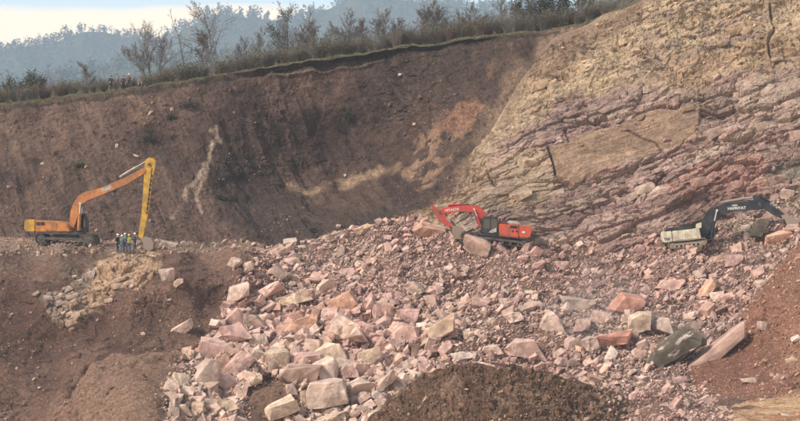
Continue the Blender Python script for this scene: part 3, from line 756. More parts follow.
G1 = 'large boulders in the rubble'
BL = [
(239,291,25,13,25,'pale','whitish block at the upper left edge of the rubble, above bare soil'),
(276,272,14,14,40,'pale','pale squarish rock high on the left part of the rubble'),
(248,268,10,8,20,'pale','small pale rock beside the terrace end, left of the squarish pale rock'),
(235,264,13,8,-10,'pale','pale flat rock lying at the right end of the terrace'),
(268,290,30,10,38,'pink','slanting smooth pink slab right of the whitish edge block'),
(292,298,30,10,18,'cream','cream slab with bright top among pink slabs, upper left rubble'),
(234,317,21,13,45,'pink','pointed pink block at the left edge, below the whitish block'),
(262,310,19,10,15,'pale','pale pink block between the pointed pink block and cream slab'),
(296,323,42,13,20,'orange','longest smooth orange pink slab in the left rubble'),
(233,335,26,16,10,'purple','purplish block on the left edge above the tan tilted block'),
(259,336,16,10,0,'pale','pale blocky rock under the left end of the long orange pink slab'),
(249,318,13,10,0,'grey','dull grey rock wedged right of the pointed pink block'),
(184,326,19,9,28,'pale','pale shattered flake stuck on bare soil left of the rubble'),
(317,280,9,12,70,'pink','small upright pink stone in the fine rubble, upper left centre'),
(325,290,21,9,35,'pale','pale leaning slab right of the cream slab'),
(344,307,25,17,20,'orange','triangular orange pink block with dark right side, centre left'),
(414,290,19,9,-30,'pale','pale slab leaning to the right in fine rubble above the centre'),
(382,318,17,15,10,'pink','rounded pink block left of the tan leaning slab'),
(349,327,29,11,-28,'pale','pale slab sloping down to the right, under the triangular block'),
(345,338,36,14,-8,'pale','broad pale boulder with a ridge, centre left of the rubble'),
(331,320,15,12,0,'pink','pink lump touching the left end of the down sloping slab'),
(405,333,25,18,-10,'pink','broken pink boulder straight above the dark earth mound'),
(408,317,18,13,0,'purple','purplish rock just above the broken pink boulder'),
(216,349,31,13,-14,'pink','flat pinkish slab on the left edge beside the small cream stones'),
(219,362,25,10,35,'tan','tan tilted block resting against the bigger pink block'),
(239,366,30,16,40,'pink','big pink block with striped top, lower left rubble'),
(204,385,26,20,48,'grey','large rounded grey tan boulder at the lower left edge'),
(226,383,29,12,-30,'pink','pale pink slab lying across the lower left boulders'),
(278,365,21,18,10,'cream','yellowish cream round boulder standing alone over the soil patch'),
(195,356,16,8,32,'pale','pale pink stone sitting out on soil beyond the left rubble edge'),
(187,364,11,8,0,'cream','small cream stone beneath the pale pink outlying stone'),
(226,409,21,10,5,'cream','cream flat topped rock near the bottom, left of the soil patch'),
(208,408,14,10,-10,'grey','grey rock between the cream flat rock and bottom left rock'),
(179,416,17,10,0,'pale','pale rock at the very bottom left end of the rubble'),
(196,414,15,10,10,'tan','tan rock at the bottom edge, second from the left end'),
(258,356,9,12,80,'pale','small pale wedge above the soil patch, left of the cream round boulder'),
(300,380,36,16,-4,'brown','dull brown tilted slab right below the cream round boulder'),
(291,396,11,10,0,'pale','small pale cube shaped stone right of the soil patch'),
(286,412,29,13,15,'cream','wide cream boulder at the bottom, right of the soil patch'),
(332,352,31,18,-14,'cream','big cream boulder right of the pale upright block'),
(305,363,29,11,5,'pink','flat pink boulder under the dark pinkish grey rock'),
(326,374,27,22,30,'pale','large pale grey block with pointed top, lower centre left'),
(330,395,35,23,0,'pale','largest pale block near the bottom, left of the dark earth mound'),
(360,371,21,12,-15,'pink','mottled pink boulder left of the mound crest'),
(372,359,23,12,15,'cream','cream wedge boulder above the mottled pink boulder'),
(349,378,16,10,-10,'pink','small pink block squeezed under the mottled pink boulder'),
(359,390,27,11,6,'pale','pale flat boulder beside the left foot of the earth mound'),
(290,346,26,11,18,'pale','pale slab behind the upright pale block, centre left'),
(313,351,14,16,70,'pale','upright pale block left of the big cream boulder'),
(303,345,16,10,10,'purple','dark pinkish grey rock between slab and upright pale block'),
(307,398,12,12,0,'cream','cream stone left of the largest pale block'),
(385,391,25,8,42,'pale','pale splinter leaning on the left flank of the earth mound'),
(378,399,11,7,-35,'white','whitish chip at the left foot of the earth mound'),
(392,375,26,9,18,'pale','pale rock at the upper left corner of the earth mound'),
(328,415,31,11,8,'cream','cream slab at the bottom edge below the largest pale block'),
(346,365,15,12,-10,'grey','grey rock between the big cream boulder and mottled pink boulder'),
(441,338,40,13,32,'tan','long tan slab leaning up to the right above the earth mound'),
(445,353,15,8,40,'pink','pink shard under the long tan leaning slab'),
(524,348,35,18,-4,'dusty','broad dusty pink boulder behind the crest of the earth mound'),
(551,331,21,17,55,'pale','pale upright split block above the right side of the mound'),
(468,342,10,8,0,'cream','small yellowish stone right of the long tan leaning slab'),
(514,328,19,9,5,'pale','pale low rock above the broad dusty pink boulder'),
(577,301,30,12,-6,'grey','wide grey flat boulder in the dusty middle of the rubble'),
(480,306,17,10,-12,'pink','pink wedge in the middle of the fine rubble'),
(630,309,30,15,-6,'red','dusty reddish boulder above the cream egg shaped boulder'),
(640,328,25,16,22,'cream','cream egg shaped boulder in front of the dusty reddish boulder'),
(611,342,39,14,9,'red','long red orange boulder, the reddest rock of the pile'),
(664,326,19,13,-14,'pale','pale pink block right of the egg shaped boulder'),
(678,346,58,23,32,'dark','huge dark mossy grey slab streaked with white, leaning up right'),
(714,345,66,15,40,'brown','longest grey pink slab, leaning beside the dark mossy slab'),
(627,323,11,7,0,'pale','small pale stone left of the egg shaped boulder'),
(638,352,13,9,0,'pink','pink stone left of the foot of the dark mossy slab'),
(611,359,15,9,62,'white','white upright shard below the long red orange boulder'),
(618,355,10,9,0,'brown','brown stone next to the white upright shard'),
(708,285,20,10,48,'orange','orange tan block standing on end below the white excavator'),
(716,291,12,10,10,'pale','pale round rock right of the orange tan standing block'),
(725,294,15,9,25,'pink','pink rock second right of the orange tan standing block'),
(673,283,26,10,-3,'pink','flat pinkish boulder straight below the white excavator tracks'),
(719,258,19,11,24,'brown','brown dark block just below and right of the white excavator'),
(735,262,17,10,10,'purple','purplish block right of the brown block under the black boom'),
(428,232,27,12,-22,'orange','flat salmon slab at the rubble edge left of the red excavator'),
(463,226,17,10,-52,'orange','salmon block standing beneath the red boom'),
(475,224,12,10,20,'pale','pale block between the red boom foot and the black cab'),
(475,252,26,16,-32,'brown','big dull salmon boulder in front of the red excavator tracks'),
(442,231,10,8,0,'dusty','small dusty rock below the red bucket arm'),
(773,235,23,12,6,'orange','rounded salmon boulder under the bucket of the white excavator'),
(760,233,22,11,52,'dark','dark olive slab propped under the arm of the white excavator'),
(747,229,9,6,0,'white','whitish stone under the black boom of the white excavator'),
(764,329,9,8,0,'pale','lone pale stone on the red soil right of the long slab'),
(795,338,9,5,15,'white','white triangular stone on red soil at the right picture edge'),
(791,361,11,5,15,'cream','cream flat stone on red soil above the dirt track'),
(168,245,17,7,-10,'white','whitish rock on the terrace right of the long reach bucket'),
(167,277,14,12,10,'grey','grey tan boulder half sunk in the soil under the terrace'),
(178,283,12,6,30,'tan','thin tan stone beside the half sunk boulder under the terrace'),
(592,352,17,12,0,'grey','grey rock left of the white upright shard'),
(575,345,20,11,-10,'dusty','dusty rock right of the broad dusty pink boulder'),
(492,352,18,9,6,'pale','pale rock behind the middle of the mound crest'),
(462,358,20,8,5,'white','whitish flat rock along the mound crest, left part'),
(600,318,20,12,-5,'dusty','dusty rock between the grey flat boulder and red orange boulder'),
(583,326,17,11,10,'dusty','dusty rock below the wide grey flat boulder'),
(290,240,13,7,10,'pale','pale rock where the rubble meets the scar, left end'),
(301,246,12,6,0,'pale','pale flat rock right of the first pale rock at scar foot'),
(365,232,15,7,25,'tan','tan rock poking out of the rubble crest by the scar'),
(560,262,15,8,0,'pink','pink rock below the tail of the red excavator'),
(750,380,16,5,4,'pale','pale flat stone on the upper edge of the dirt track'),
(779,377,14,5,2,'purple','dull purplish stone on the upper edge of the dirt track'),
(786,416,9,3,-8,'white','white splinter lying in front of the dirt track'),
]
for b in BL:
    px, py, w, h, ang, tone, lab = b
    slim = tone == 'dark' or w > 50
    o = put_rock('boulder' if w >= 15 else 'stone', fr, px, py, w*1.2, h*1.28, ang, tone, lab, 'boulder' if w >= 15 else 'stone', lift=.42 if not slim else .9, deep=.75 if not slim else .35)

# soil-stained loose stones lying on the scar
SCARST = [(150,114,9,3,60,'pale','thin pale slab stuck in the upper left of the dark scar'),
(117,147,5,6,0,'pale','small pale stone above the yellow boom on the scar'),
(136,155,3,8,75,'pale','thin upright pale stone left of the long reach arm head'),
(42,163,5,4,0,'cream','cream stone high on the scar above the orange excavator body'),
(172,109,5,5,0,'tan','tan stone high in the scar between two dark roots'),
(400,74,5,4,0,'white','bright white stone just under the rim in mid scar'),
(341,149,4,4,0,'white','tiny white stone on the tan streak of the scar bowl'),
(338,224,7,5,0,'grey','grey stone alone at the foot of the scar bowl')]
for px, py, w, h, ang, tone, lab in SCARST:
    put_rock('stone', scar, px, py, w*.75, h*.75, ang, tone, lab, 'stone', pool=MID, lift=.4)

# outcrop on the left slope: cracked pieces are parts of it
P0, _ = fr.at(100, 285)
outcrop = empty('rock_outcrop', tuple(P0[0]), 'cracked grey and tan rock outcrop bared in the brown slope below the terrace', 'outcrop')
oc_loc = Vector(P0[0])
for k in range(64):
    for _ in range(30):
        px, py = rr.uniform(34, 165), rr.uniform(254, 326)
        if inpoly(np.array([px]), np.array([py]), [(34,293),(60,292),(98,264),(118,256),(160,256),(150,270),(122,284),(94,310),(72,326),(54,317)])[0]: break
    w = rr.uniform(6, 14)
    o = put_rock('slab', fr, px, py, w, w*rr.uniform(.35, .6), rr.uniform(-10, 45), 'grey' if px+(py-290)*.8 < 84 else 'tan', None, None, pool=FLAT, lift=-.02, deep=.6, tilt=16)
    o.color = (*[float(v)*.88 for v in o.color[:3]], 1)
    o.location = o.location-oc_loc; o.parent = outcrop

# bedding slabs that stand proud of the cliff
for k in range(80):
    px = rr.uniform(520, 800); py = rr.uniform(edge(px)+10 if edge(px) > 0 else 6, 212)
    if inpoly(np.array([px]), np.array([py]), [(552,150),(585,132),(640,118),(690,128),(696,150),(650,165),(600,176),(560,184)])[0]: continue
    w = rr.uniform(8, 22); cream = py < 78-(px-560)*.05
    o = put_rock('rock_slab', cl, px, py, w, w*rr.uniform(.3, .55), rr.gauss(19, 8), 'tan' if cream else rr.choice(['purple', 'brown', 'pink', 'purple', 'grey']), None, None, pool=FLAT, lift=.05, deep=.5, tilt=8)
    _j = int(np.clip((px-396)/(930-396)*(cl.nx-1), 0, cl.nx-1)); _i = int(np.clip((py-edge(px))/(cl_bot(px)-edge(px))*(cl.ny-1), 0, cl.ny-1))
    o.color = (*[float(v)*1.12 for v in cl.C.reshape(cl.ny, cl.nx, 3)[_i, _j]], 1)
    o.parent = bpy.data.objects['cliff']

# ---- size of the loose rock, in photograph pixels, over the slope
def size_scale(px, py):
    low = 1.4*sstep(275, 340, py)*sstep(480, 390, px)
    mid = sstep(255, 330, py)*.12
    return 1+1.3*low+mid
n_auto = 300-len(BL)+0
cand = []
while len(cand) < n_auto:
    px, py = rr.uniform(150, 800), rr.uniform(205, 421)
    if not RUBMASK(np.array([px]), np.array([py]))[0] or py < ftop(px)+6: continue
    if 368 < px < 625 and py > mtop(px)-4: continue
    if 655 < px < 716 and 222 < py < 250 or 476 < px < 534 and 215 < py < 246: continue
    s = float(size_scale(px, py))
    w = min(7.0*s*rr.paretovariate(5.0), 17)
    if any(abs(px-a)*.9 < (r+w*.35) and abs(py-b) < (q+w*.25) for a, b, r, q in placed[-400:]): continue
    if len(cand) < n_auto*.55 and s < 1.3 and rr.random() < .6: continue
    if abs(px-677) < 34 and abs(py-346) < 18 or abs(px-709) < 30 and abs(py-348) < 20: continue
    cand.append((px, py, w)); placed.append((px, py, w*.45, w*.3))
LM = [(505,238,'the red excavator'),(688,236,'the white excavator'),(677,347,'the dark mossy slab'),(720,340,'the longest grey pink slab'),(611,342,'the red orange boulder'),(640,326,'the egg shaped boulder'),
 (577,301,'the wide grey flat boulder'),(441,338,'the long tan leaning slab'),(405,333,'the broken pink boulder'),(330,395,'the largest pale block'),(278,365,'the cream round boulder'),(239,291,'the whitish edge block'),
 (239,366,'the striped pink block'),(296,323,'the long orange pink slab'),(344,307,'the triangular block'),(524,348,'the broad dusty boulder'),(708,285,'the orange standing block'),(719,258,'the brown dark block'),
 (773,235,'the salmon bucket boulder'),(472,252,'the big salmon boulder'),(332,352,'the big cream boulder'),(204,385,'the grey tan edge boulder'),(414,290,'the right leaning pale slab'),(240,250,'the terrace end'),(330,250,'the scar foot'),
 (673,283,'the flat pinkish boulder'),(490,375,'the earth mound'),(286,412,'the wide bottom cream boulder'),(660,405,'the dirt track edge'),(780,190,'the upper right scree'),(551,331,'the pale split block'),(480,306,'the pink centre wedge'),
 (600,222,'the cliff foot centre'),(745,222,'the black boom')]
LM = [(a, b, t) for a, b, t in LM]
tones = ['pink', 'pink', 'dusty', 'dusty', 'pale', 'brown', 'pink', 'grey', 'purple', 'pale']
items = {}
for px, py, w in cand:
    d = [(math.hypot(px-a, (py-b)*1.3), a, b, t) for a, b, t in LM]; d = min(d)
    dx, dy = px-d[1], py-d[2]
    rel = ('right of' if dx > 0 else 'left of') if abs(dx) > abs(dy)*1.6 else ('below' if dy > 0 else 'above')
    if abs(dx) > .5*abs(dy) and abs(dy) > .5*abs(dx)*.9: rel = ('lower ' if dy > 0 else 'upper ')+('right of' if dx > 0 else 'left of')
    flat = rr.random() < .45
    tone = rr.choice(tones)
    if py > 350 and px < 400: tone = rr.choice(['pale', 'cream', 'pink', 'pale', 'grey', 'tan'])
    sz = 'small' if w < 8.5 else ('medium' if w < 12 else 'big')
    items.setdefault((sz, tone, 'flat' if flat else 'blocky', rel, d[3]), []).append((px, py, w))
ORD = ['leftmost', 'second', 'third', 'fourth', 'fifth', 'sixth', 'seventh', 'eighth', 'ninth', 'tenth']
NUM = ['zero', 'one', 'two', 'three', 'four', 'five', 'six', 'seven', 'eight', 'nine', 'ten']
for key, L in items.items():
    sz, tone, fl, rel, lmk = key; L.sort()
    for k, (px, py, w) in enumerate(L):
        base = f"{sz} {fl} {TNAME[tone]} rock"
        relw = rel.replace('upper left of', 'up and left of').replace('upper right of', 'up and right of').replace('lower left of', 'down and left of').replace('lower right of', 'down and right of')
        if len(L) == 1: lab = f"{base} {relw} {lmk}"
        else:
            o1 = 'leftmost' if k == 0 else ('rightmost' if k == len(L)-1 else ORD[min(k, 9)])
            lab = f"{o1} of {NUM[min(len(L), 10)]} {sz} {fl} {TNAME[tone]} rocks {relw} {lmk}"
            if len(lab.split()) > 16: lab = lab.replace(' blocky', '').replace(' flat ', ' ', 1)
        o = put_rock('rock', fr, px, py, w, w*(rr.uniform(.35, .5) if fl == 'flat' else rr.uniform(.6, .9)), rr.gauss(24, 26), tone, lab, 'rock', 'loose rocks of the rubble slope',
                 pool=FLAT if fl == 'flat' else MID, lift=.28, tilt=22)

# ---- uncountable smaller rock: one mesh
def hull_rock(seed):
    r = np.random.default_rng(seed)
    m = 9 if seed % 3 else 11
    q = np.array([[a, b, c_] for a in (-1, 1) for b in (-1, 1) for c_ in (-1, 1)], float)*r.uniform(.55, 1.05, (8, 3))
    q = np.concatenate([q, r.uniform(-.9, .9, (m-8, 3))*np.array([1.1, 1.1, 1.1])])
    q[:, 0] += q[:, 2]*r.uniform(-.5, .5); q[:, 1] += q[:, 0]*r.uniform(-.3, .3)
    q *= np.array([.5, .38, .28])*.92
    bm = bmesh.new(); vs = [bm.verts.new(p) for p in q]
    res = bmesh.ops.convex_hull(bm, input=vs)
    bmesh.ops.delete(bm, geom=[g for g in res['geom_interior'] if isinstance(g, bmesh.types.BMVert)], context='VERTS')
    bmesh.ops.triangulate(bm, faces=bm.faces[:]); bm.verts.index_update()
    V = np.array([v.co[:] for v in bm.verts]); Fq = np.array([[v.index for v in f.verts] for f in bm.faces]); bm.free()
    return V, Fq
HULL = [hull_rock(s) for s in range(24)]
def rand_rot(n, r, flat=None):
    q = r.normal(size=(n, 4)); q /= np.linalg.norm(q, axis=1, keepdims=True)
    a, b, c, d = q.T
    return np.stack([np.stack([1-2*(c*c+d*d), 2*(b*c-a*d), 2*(b*d+a*c)], 1), np.stack([2*(b*c+a*d), 1-2*(b*b+d*d), 2*(c*d-a*b)], 1), np.stack([2*(b*d-a*c), 2*(c*d+a*b), 1-2*(b*b+c*c)], 1)], 1)
def scatter(name, surf, px, py, size_px, cols, label, cat, sink=.12, flatf=1.0, parent=None):
    """many angular stones as one mesh; size_px is length in photograph pixels"""
    P, N = surf.at(px, py); n = len(px); s = P[:, 1]/F_PX*size_px
    R = rand_rot(n, rng); k_ = rng.random(n) < .6
    ax = np.array([.80, -.15, .50])+rng.normal(size=(n, 3))*.38; az = np.array([-.42, -.50, .74])+rng.normal(size=(n, 3))*.38
    ax /= np.linalg.norm(ax, axis=1, keepdims=True); ay = np.cross(az, ax); ay /= np.linalg.norm(ay, axis=1, keepdims=True); az = np.cross(ax, ay)
    R = np.where(k_[:, None, None], np.stack([ax, ay, az], 2), R); which = rng.integers(0, len(HULL), n)
    sc3 = np.stack([np.ones(n), rng.uniform(.6, 1.2, n), rng.uniform(.55, 1.3, n)*flatf], 1)
    VV, FF, CC = [], [], []; off = 0
    for k, (hv, hf) in enumerate(HULL):
        m = np.where(which == k)[0]
        if not len(m): continue
        L = hv[None]*sc3[m][:, None]*s[m][:, None, None]
        Wd = np.einsum('nij,nvj->nvi', R[m], L)+(P[m]+N[m]*(s[m]*(.5-sink)*.35)[:, None])[:, None]
        VV.append(Wd.reshape(-1, 3)); nv = len(hv)
        FF.append((hf[None]+(np.arange(len(m))*nv)[:, None, None]+off).reshape(-1, 3)); off += len(m)*nv
        CC.append(np.repeat(cols[m], nv, 0))
    me = new_mesh(name, np.concatenate(VV), np.concatenate(FF), np.concatenate(CC))
    o = link(name, me, M_stone); tag(o, label, cat, kind='stuff')
    return o
def samp(n, x0, x1, y0, y1, keep):
    a = rng.uniform(x0, x1, n); b = rng.uniform(y0, y1, n); m = keep(a, b); return a[m], b[m]
def rockcols(px, py, base=None):
    n = len(px)
    pal = np.array([TONE[t] for t in ('pink', 'dusty', 'pale', 'brown', 'purple', 'grey', 'orange', 'pink')])
    c = pal[rng.integers(0, len(pal), n)]
    z = fbm(np.stack([px/60., py/40., px*0], 1), 3, 801)
    c = mixc(c, np.tile(S(160, 112, 104), (n, 1)), .7*sstep(.1, .7, z))
    c = mixc(c, np.tile(S(206, 180, 158), (n, 1)), .6*sstep(330, 400, py)*(px < 420)+.25*sstep(.1, .6, -z))
    c = mixc(c, np.tile(S(158, 138, 116), (n, 1)), .8*inpoly(px, py, [(715,208),(755,200),(800,170),(940,140),(940,215),(800,205),(770,222),(740,232),(715,225)]))
    c = mixc(c, np.tile(S(140, 104, 90), (n, 1)), .5*sstep(690, 760, px)*sstep(240, 262, py))
    return mixc(c, np.tile(S(184, 151, 138), (n, 1)), .45)*rng.choice([.55, .75, .9, 1., 1.05, 1.12], (n, 1))*rng.uniform(.9, 1.1, (n, 1))
# coarse bed
px, py = samp(21000, 150, 860, 195, 440, lambda a, b: RUBMASK(a, b) & (b > ftop(a)+1) & ~((a > 368) & (a < 625) & (b > mtop(a)+12)) & ~(segd(a, b, [(658,358),(697,334)]) < 8) & ~(segd(a, b, [(690,364),(738,326)]) < 6))
k = rng.random(len(px)) > .45*sstep(275, 340, py)*sstep(480, 390, px); px, py = px[k], py[k]
ss = np.minimum(2.5*(rng.pareto(2.9, len(px))+1)*size_scale(px, py)**1.1, 17.)
ss = np.where(vnoise(np.stack([px/26., py/12., px*0], 1), 88) > .25, ss*.6, ss)
scatter('rubble', fr, px, py, ss, rockcols(px, py), 'pinkish angular rubble covering the landslide tongue', 'rubble')
px, py = samp(52000, 150, 860, 195, 430, lambda a, b: RUBMASK(a+5*rng.normal(size=len(a)), b+3*rng.normal(size=len(a))) & (b > ftop(a)+.5) & ~((a > 368) & (a < 625) & (b > mtop(a)+12)))
scatter('gravel', fr, px, py, rng.uniform(.9, 3.4, len(px))*size_scale(px, py)**.25, rockcols(px, py)*.82, 'fine pinkish rock chips between the boulders', 'gravel')
# stones on soil: left slope, right slope, terrace, mound, scar, cliff ledges
def soilc(n, lo=.7, hi=1.2, a=(150, 120, 104), b=(186, 160, 140)):
    return mixc(np.tile(S(*a), (n, 1)), S(*b), rng.random(n)**2)*rng.uniform(lo, hi, (n, 1))
px, py = samp(5200, -60, 300, 246, 430, lambda a, b: ~RUBMASK(a, b))
k = (vn := fbm(np.stack([px/30, py/20, px*0], 1), 3, 811)) > rng.uniform(-.9, .9, len(px)); px, py = px[k], py[k]
scatter('stone_scatter', fr, px, py, 1.0+1.1*rng.pareto(3.0, len(px)).clip(0, 4), soilc(len(px), .55, 1.1, (122, 92, 78), (186, 158, 138)), 'small stones strewn over the brown slope under the terrace', 'stones')
px, py = samp(12000, 690, 860, 240, 400, lambda a, b: ~RUBMASK(a, b))
dw = np.clip((px-735)/60, .15, 1)+.5*(py > 372); k = rng.random(len(px)) < dw*.7; px, py = px[k], py[k]
scatter('stone_scatter', fr, px, py, 1.0+1.0*rng.pareto(2.6, len(px)).clip(0, 5), soilc(len(px), .7, 1.15, (140, 100, 82), (196, 160, 138)), 'small stones strewn over the red soil bank on the right', 'stones')
px, py = samp(2600, -60, 262, 238, 254, lambda a, b: b > -1)
scatter('stone_scatter', fr, px, py, 1.+1.4*rng.pareto(2.8, len(px)).clip(0, 4), soilc(len(px), .7, 1.1), 'gravelly stones lying along the terrace', 'stones')
px, py = samp(3800, 365, 625, 366, 425, lambda a, b: b > mtop(a)+1)
k = rng.random(len(px)) < (.35+.65*sstep(520, 600, px)); px, py = px[k], py[k]
scatter('stone_scatter', mo, px, py, .9+1.2*rng.pareto(2.6, len(px)).clip(0, 5), soilc(len(px), .6, 1.1, (112, 86, 68), (182, 154, 124)), 'clods and stones on the dark earth mound', 'stones')
px, py = samp(12000, -60, 560, 40, 245, lambda a, b: (b > rim(a)+4) & (b < np.where(a > 420, edge(a), 245)))
z = fbm(np.stack([px/40, py/40, px*0], 1), 3, 821)+.5*sstep(120, 240, py)+.3*sstep(120, 0, px); k = z > rng.uniform(-.2, 1.3, len(px)); px, py = px[k], py[k]
scatter('stone_scatter', scar, px, py, .8+.9*rng.pareto(2.8, len(px)).clip(0, 4), soilc(len(px), .5, 1.0, (112, 86, 74), (176, 146, 124)), 'small stones on the dark landslide scar', 'stones')
px, py = samp(2600, 440, 860, 0, 215, lambda a, b: (b > edge(a)+3) & (b < ftop(a)+3))
z = fbm(np.stack([px/50+py/90, (py+.33*px)/12, px*0], 1), 3, 831); k = (z+.5*sstep(100, 60, py)) > rng.uniform(-.5, .9, len(px)); px, py = px[k], py[k]
cc = mixc(np.tile(S(196, 164, 128), (len(px), 1)), S(160, 122, 112), sstep(60, 100, py+rng.normal(size=len(px))*15))*rng.uniform(.75, 1.1, (len(px), 1))
scatter('stone_scatter', cl, px, py, 1.1+1.3*rng.pareto(2.6, len(px)).clip(0, 4), cc, 'broken stones resting on the cliff ledges', 'stones')
# chips in front of the dirt track
px, py = samp(5200, 640, 860, 385, 432, lambda a, b: (b > 400+np.clip((a-712)*.5, 0, 60)+2*vnoise(np.stack([a/5, b/5, a*0], 1), 5)) | (a < 706))
scatter('stone_scatter', fr, px, py, 1.3+1.5*rng.pareto(2.4, len(px)).clip(0, 3), rockcols(px, py)*.95, 'chippings and stones in front of the dirt track', 'stones')

px, py = samp(260, 722, 860, 396, 425, lambda a, b: b > 397)
scatter('stone_scatter', tr, px, py, 1.0+1.0*rng.pareto(2.6, len(px)).clip(0, 4), soilc(len(px), .7, 1.1), 'a few stones lying on the dirt track', 'stones')
px, py = samp(1500, 590, 700, 378, 430, lambda a, b: (b > mtop(a)-1) & (rng.random(len(a)) < sstep(590, 650, a)))
scatter('stone_scatter', mo, px, py, 1.6+1.6*rng.pareto(2.4, len(px)).clip(0, 3), rockcols(px, py), 'stones rolled over the right foot of the earth mound', 'stones')

# ================================================================== vegetation on the rim
def tubes(segs, sides=4):
    """segs: list of (p0, p1, r0, r1) -> verts, faces"""
    A = np.array([s[0] for s in segs], float); B = np.array([s[1] for s in segs], float)
    r0 = np.array([s[2] for s in segs]); r1 = np.array([s[3] for s in segs])
    d = B-A; d /= np.linalg.norm(d, axis=1, keepdims=True)+1e-9
    ref = np.where(np.abs(d[:, 2:3]) > .9, np.array([[1., 0, 0]]), np.array([[0, 0, 1.]]))
    u = np.cross(d, ref); u /= np.linalg.norm(u, axis=1, keepdims=True); v = np.cross(d, u)
    n = len(A); V = np.zeros((n, 2*sides, 3))
    for k in range(sides):
        a = 2*math.pi*k/sides; w = u*math.cos(a)+v*math.sin(a)
        V[:, k] = A+w*r0[:, None]; V[:, sides+k] = B+w*r1[:, None]
    Fq = np.array([[k, (k+1) % sides, sides+(k+1) % sides, sides+k] for k in range(sides)])
    Fa = (Fq[None]+(np.arange(n)*2*sides)[:, None, None]).reshape(-1, 4)
    return V.reshape(-1, 3), Fa

def gen_tree(seed, h, spread=.5, lean=0.0, bare_to=.25, dens=1.0, r=.12, levels=3, up=.35, fork=False):
    R = random.Random(seed); big, fine, tips = [], [], []
    def grow(p, d, L, rad, lev):
        n = 5 if lev == 0 else (4 if lev == 1 else 3)
        pts = [p]; dd = d.copy()
        for k in range(n):
            dd = (dd+Vector((R.gauss(0, .12), R.gauss(0, .12), R.gauss(0, .08)+(up*.25 if lev else 0)))).normalized()
            q = pts[-1]+dd*(L/n); r0 = rad*(1-.8*k/n); r1 = rad*(1-.8*(k+1)/n)
            (big if lev <= 1 else fine).append((pts[-1][:], q[:], max(r0, .014), max(r1, .010))); pts.append(q)
        if lev >= levels: tips.append(pts[-1][:]); return
        m = int({0: 15, 1: 8, 2: 6, 3: 4}[lev]*dens)
        for j in range(m):
            t = (bare_to if lev == 0 else .15)+(1-(bare_to if lev == 0 else .15))*(j+R.random()*.8)/m
            t = min(t, .98); i = int(t*n); f = t*n-i; q = pts[i].lerp(pts[i+1], f)
            ax = Vector((R.gauss(0, 1), R.gauss(0, 1), R.gauss(0, .3))).normalized()
            base = (pts[i+1]-pts[i]).normalized(); side = (ax-base*ax.dot(base)).normalized()
            an = R.uniform(.55, 1.0)
            nd = (base*math.cos(an)+side*math.sin(an)+Vector((0, 0, up*.5))).normalized()
            LL = L*(spread if lev == 0 else .52)*(1-.55*t if lev == 0 else 1-.3*t)*R.uniform(.7, 1.15)
            grow(q, nd, LL, rad*(1-.8*t)*.55, lev+1)
    grow(Vector((0, 0, -.3)), Vector((lean, 0, 1)).normalized(), h, r, 0)
    if fork:
        grow(Vector((0, 0, -.1)), Vector((lean+.5, .1, 1)).normalized(), h*.8, r*.8, 0)
        grow(Vector((0, 0, -.1)), Vector((lean-.45, -.1, 1)).normalized(), h*.75, r*.7, 0)
    return big, fine, tips

def leaf_clumps(pts, n, sz, seed, drop=.3):
    r = np.random.default_rng(seed); pts = np.array(pts)
    c = pts[r.integers(0, len(pts), n)]+r.normal(size=(n, 3))*drop
    tri = r.normal(size=(n, 3, 3))*sz
    V = (c[:, None]+tri).reshape(-1, 3)
    return V, np.arange(len(V)).reshape(-1, 3)

def rim_point(px, dd):
    X = (px-CX)/F_PX*(236.5+dd); Y = 236.5+dd
    return Vector((X, Y, float(meadow_z(np.array([X]), np.array([dd]))[0])))

def plant_tree(px, dd, h, label, seed, cat='tree', group=None, leaves=0, leafmat=None, lsz=.09, **k):
    p = rim_point(px, dd)
    e = empty('bare_tree' if not leaves else 'leafy_tree', p, label, cat, group)
    big, fine, tips = gen_tree(seed, h, **k)
    V, Fq = tubes(big, 5); link('trunk', new_mesh('trunk', V, Fq), M_bark, e)
    V, Fq = tubes(fine, 3); cr = link('crown', new_mesh('crown', V, Fq), M_twig, e)
    if leaves:
        V, Fq = leaf_clumps([s[1] for s in fine], leaves, lsz, seed); link('leaves', new_mesh('leaves', V, Fq), leafmat or M_leaf, cr)
    return e

plant_tree(152, 7, 6.4, 'bare forked tree with fan of branches, left of the tall thin pole tree', 11, spread=.75, bare_to=.2, fork=True, r=.11, up=.25)
plant_tree(186, 6, 9.6, 'tall thin nearly branchless pole tree running out of the top of the picture', 12, spread=.16, bare_to=.3, r=.11, lean=.05, dens=.55, levels=2)
plant_tree(214, 6, 8.6, 'tallest wide crowned bare tree right of the pole tree', 13, spread=.58, bare_to=.18, r=.15, up=.1)
plant_tree(202, 9, 5.0, 'low leafy tree filling the gap between pole tree and tallest tree', 14, spread=.6, bare_to=.1, r=.08, leaves=900, lsz=.08)
plant_tree(87, 6, 3.6, 'thin bare sapling rising from scrub left of the people on the rim', 15, spread=.5, bare_to=.15, r=.05)
plant_tree(289, 9, 6.2, 'bushy grey green tree on the rim right of the tallest tree', 16, spread=.6, bare_to=.1, r=.10, leaves=1300, lsz=.08, fork=True)
plant_tree(318, 8, 4.8, 'bare brushy tree just right of the bushy grey green tree', 17, spread=.55, bare_to=.1, r=.07, fork=True, up=.3)
plant_tree(347, 7, 5.0, 'bare dense many stemmed tree in the middle of the rim', 18, spread=.55, bare_to=.08, r=.08, fork=True, up=.3)
plant_tree(386, 8, 4.4, 'bare spreading tree left of the reddish brown thicket', 19, spread=.65, bare_to=.1, r=.08, fork=True, up=.3)
plant_tree(432, 7, 4.8, 'reddish brown bare thicket tree where the rim overhangs', 20, spread=.7, bare_to=.05, r=.08, fork=True, up=.25, dens=1.2)
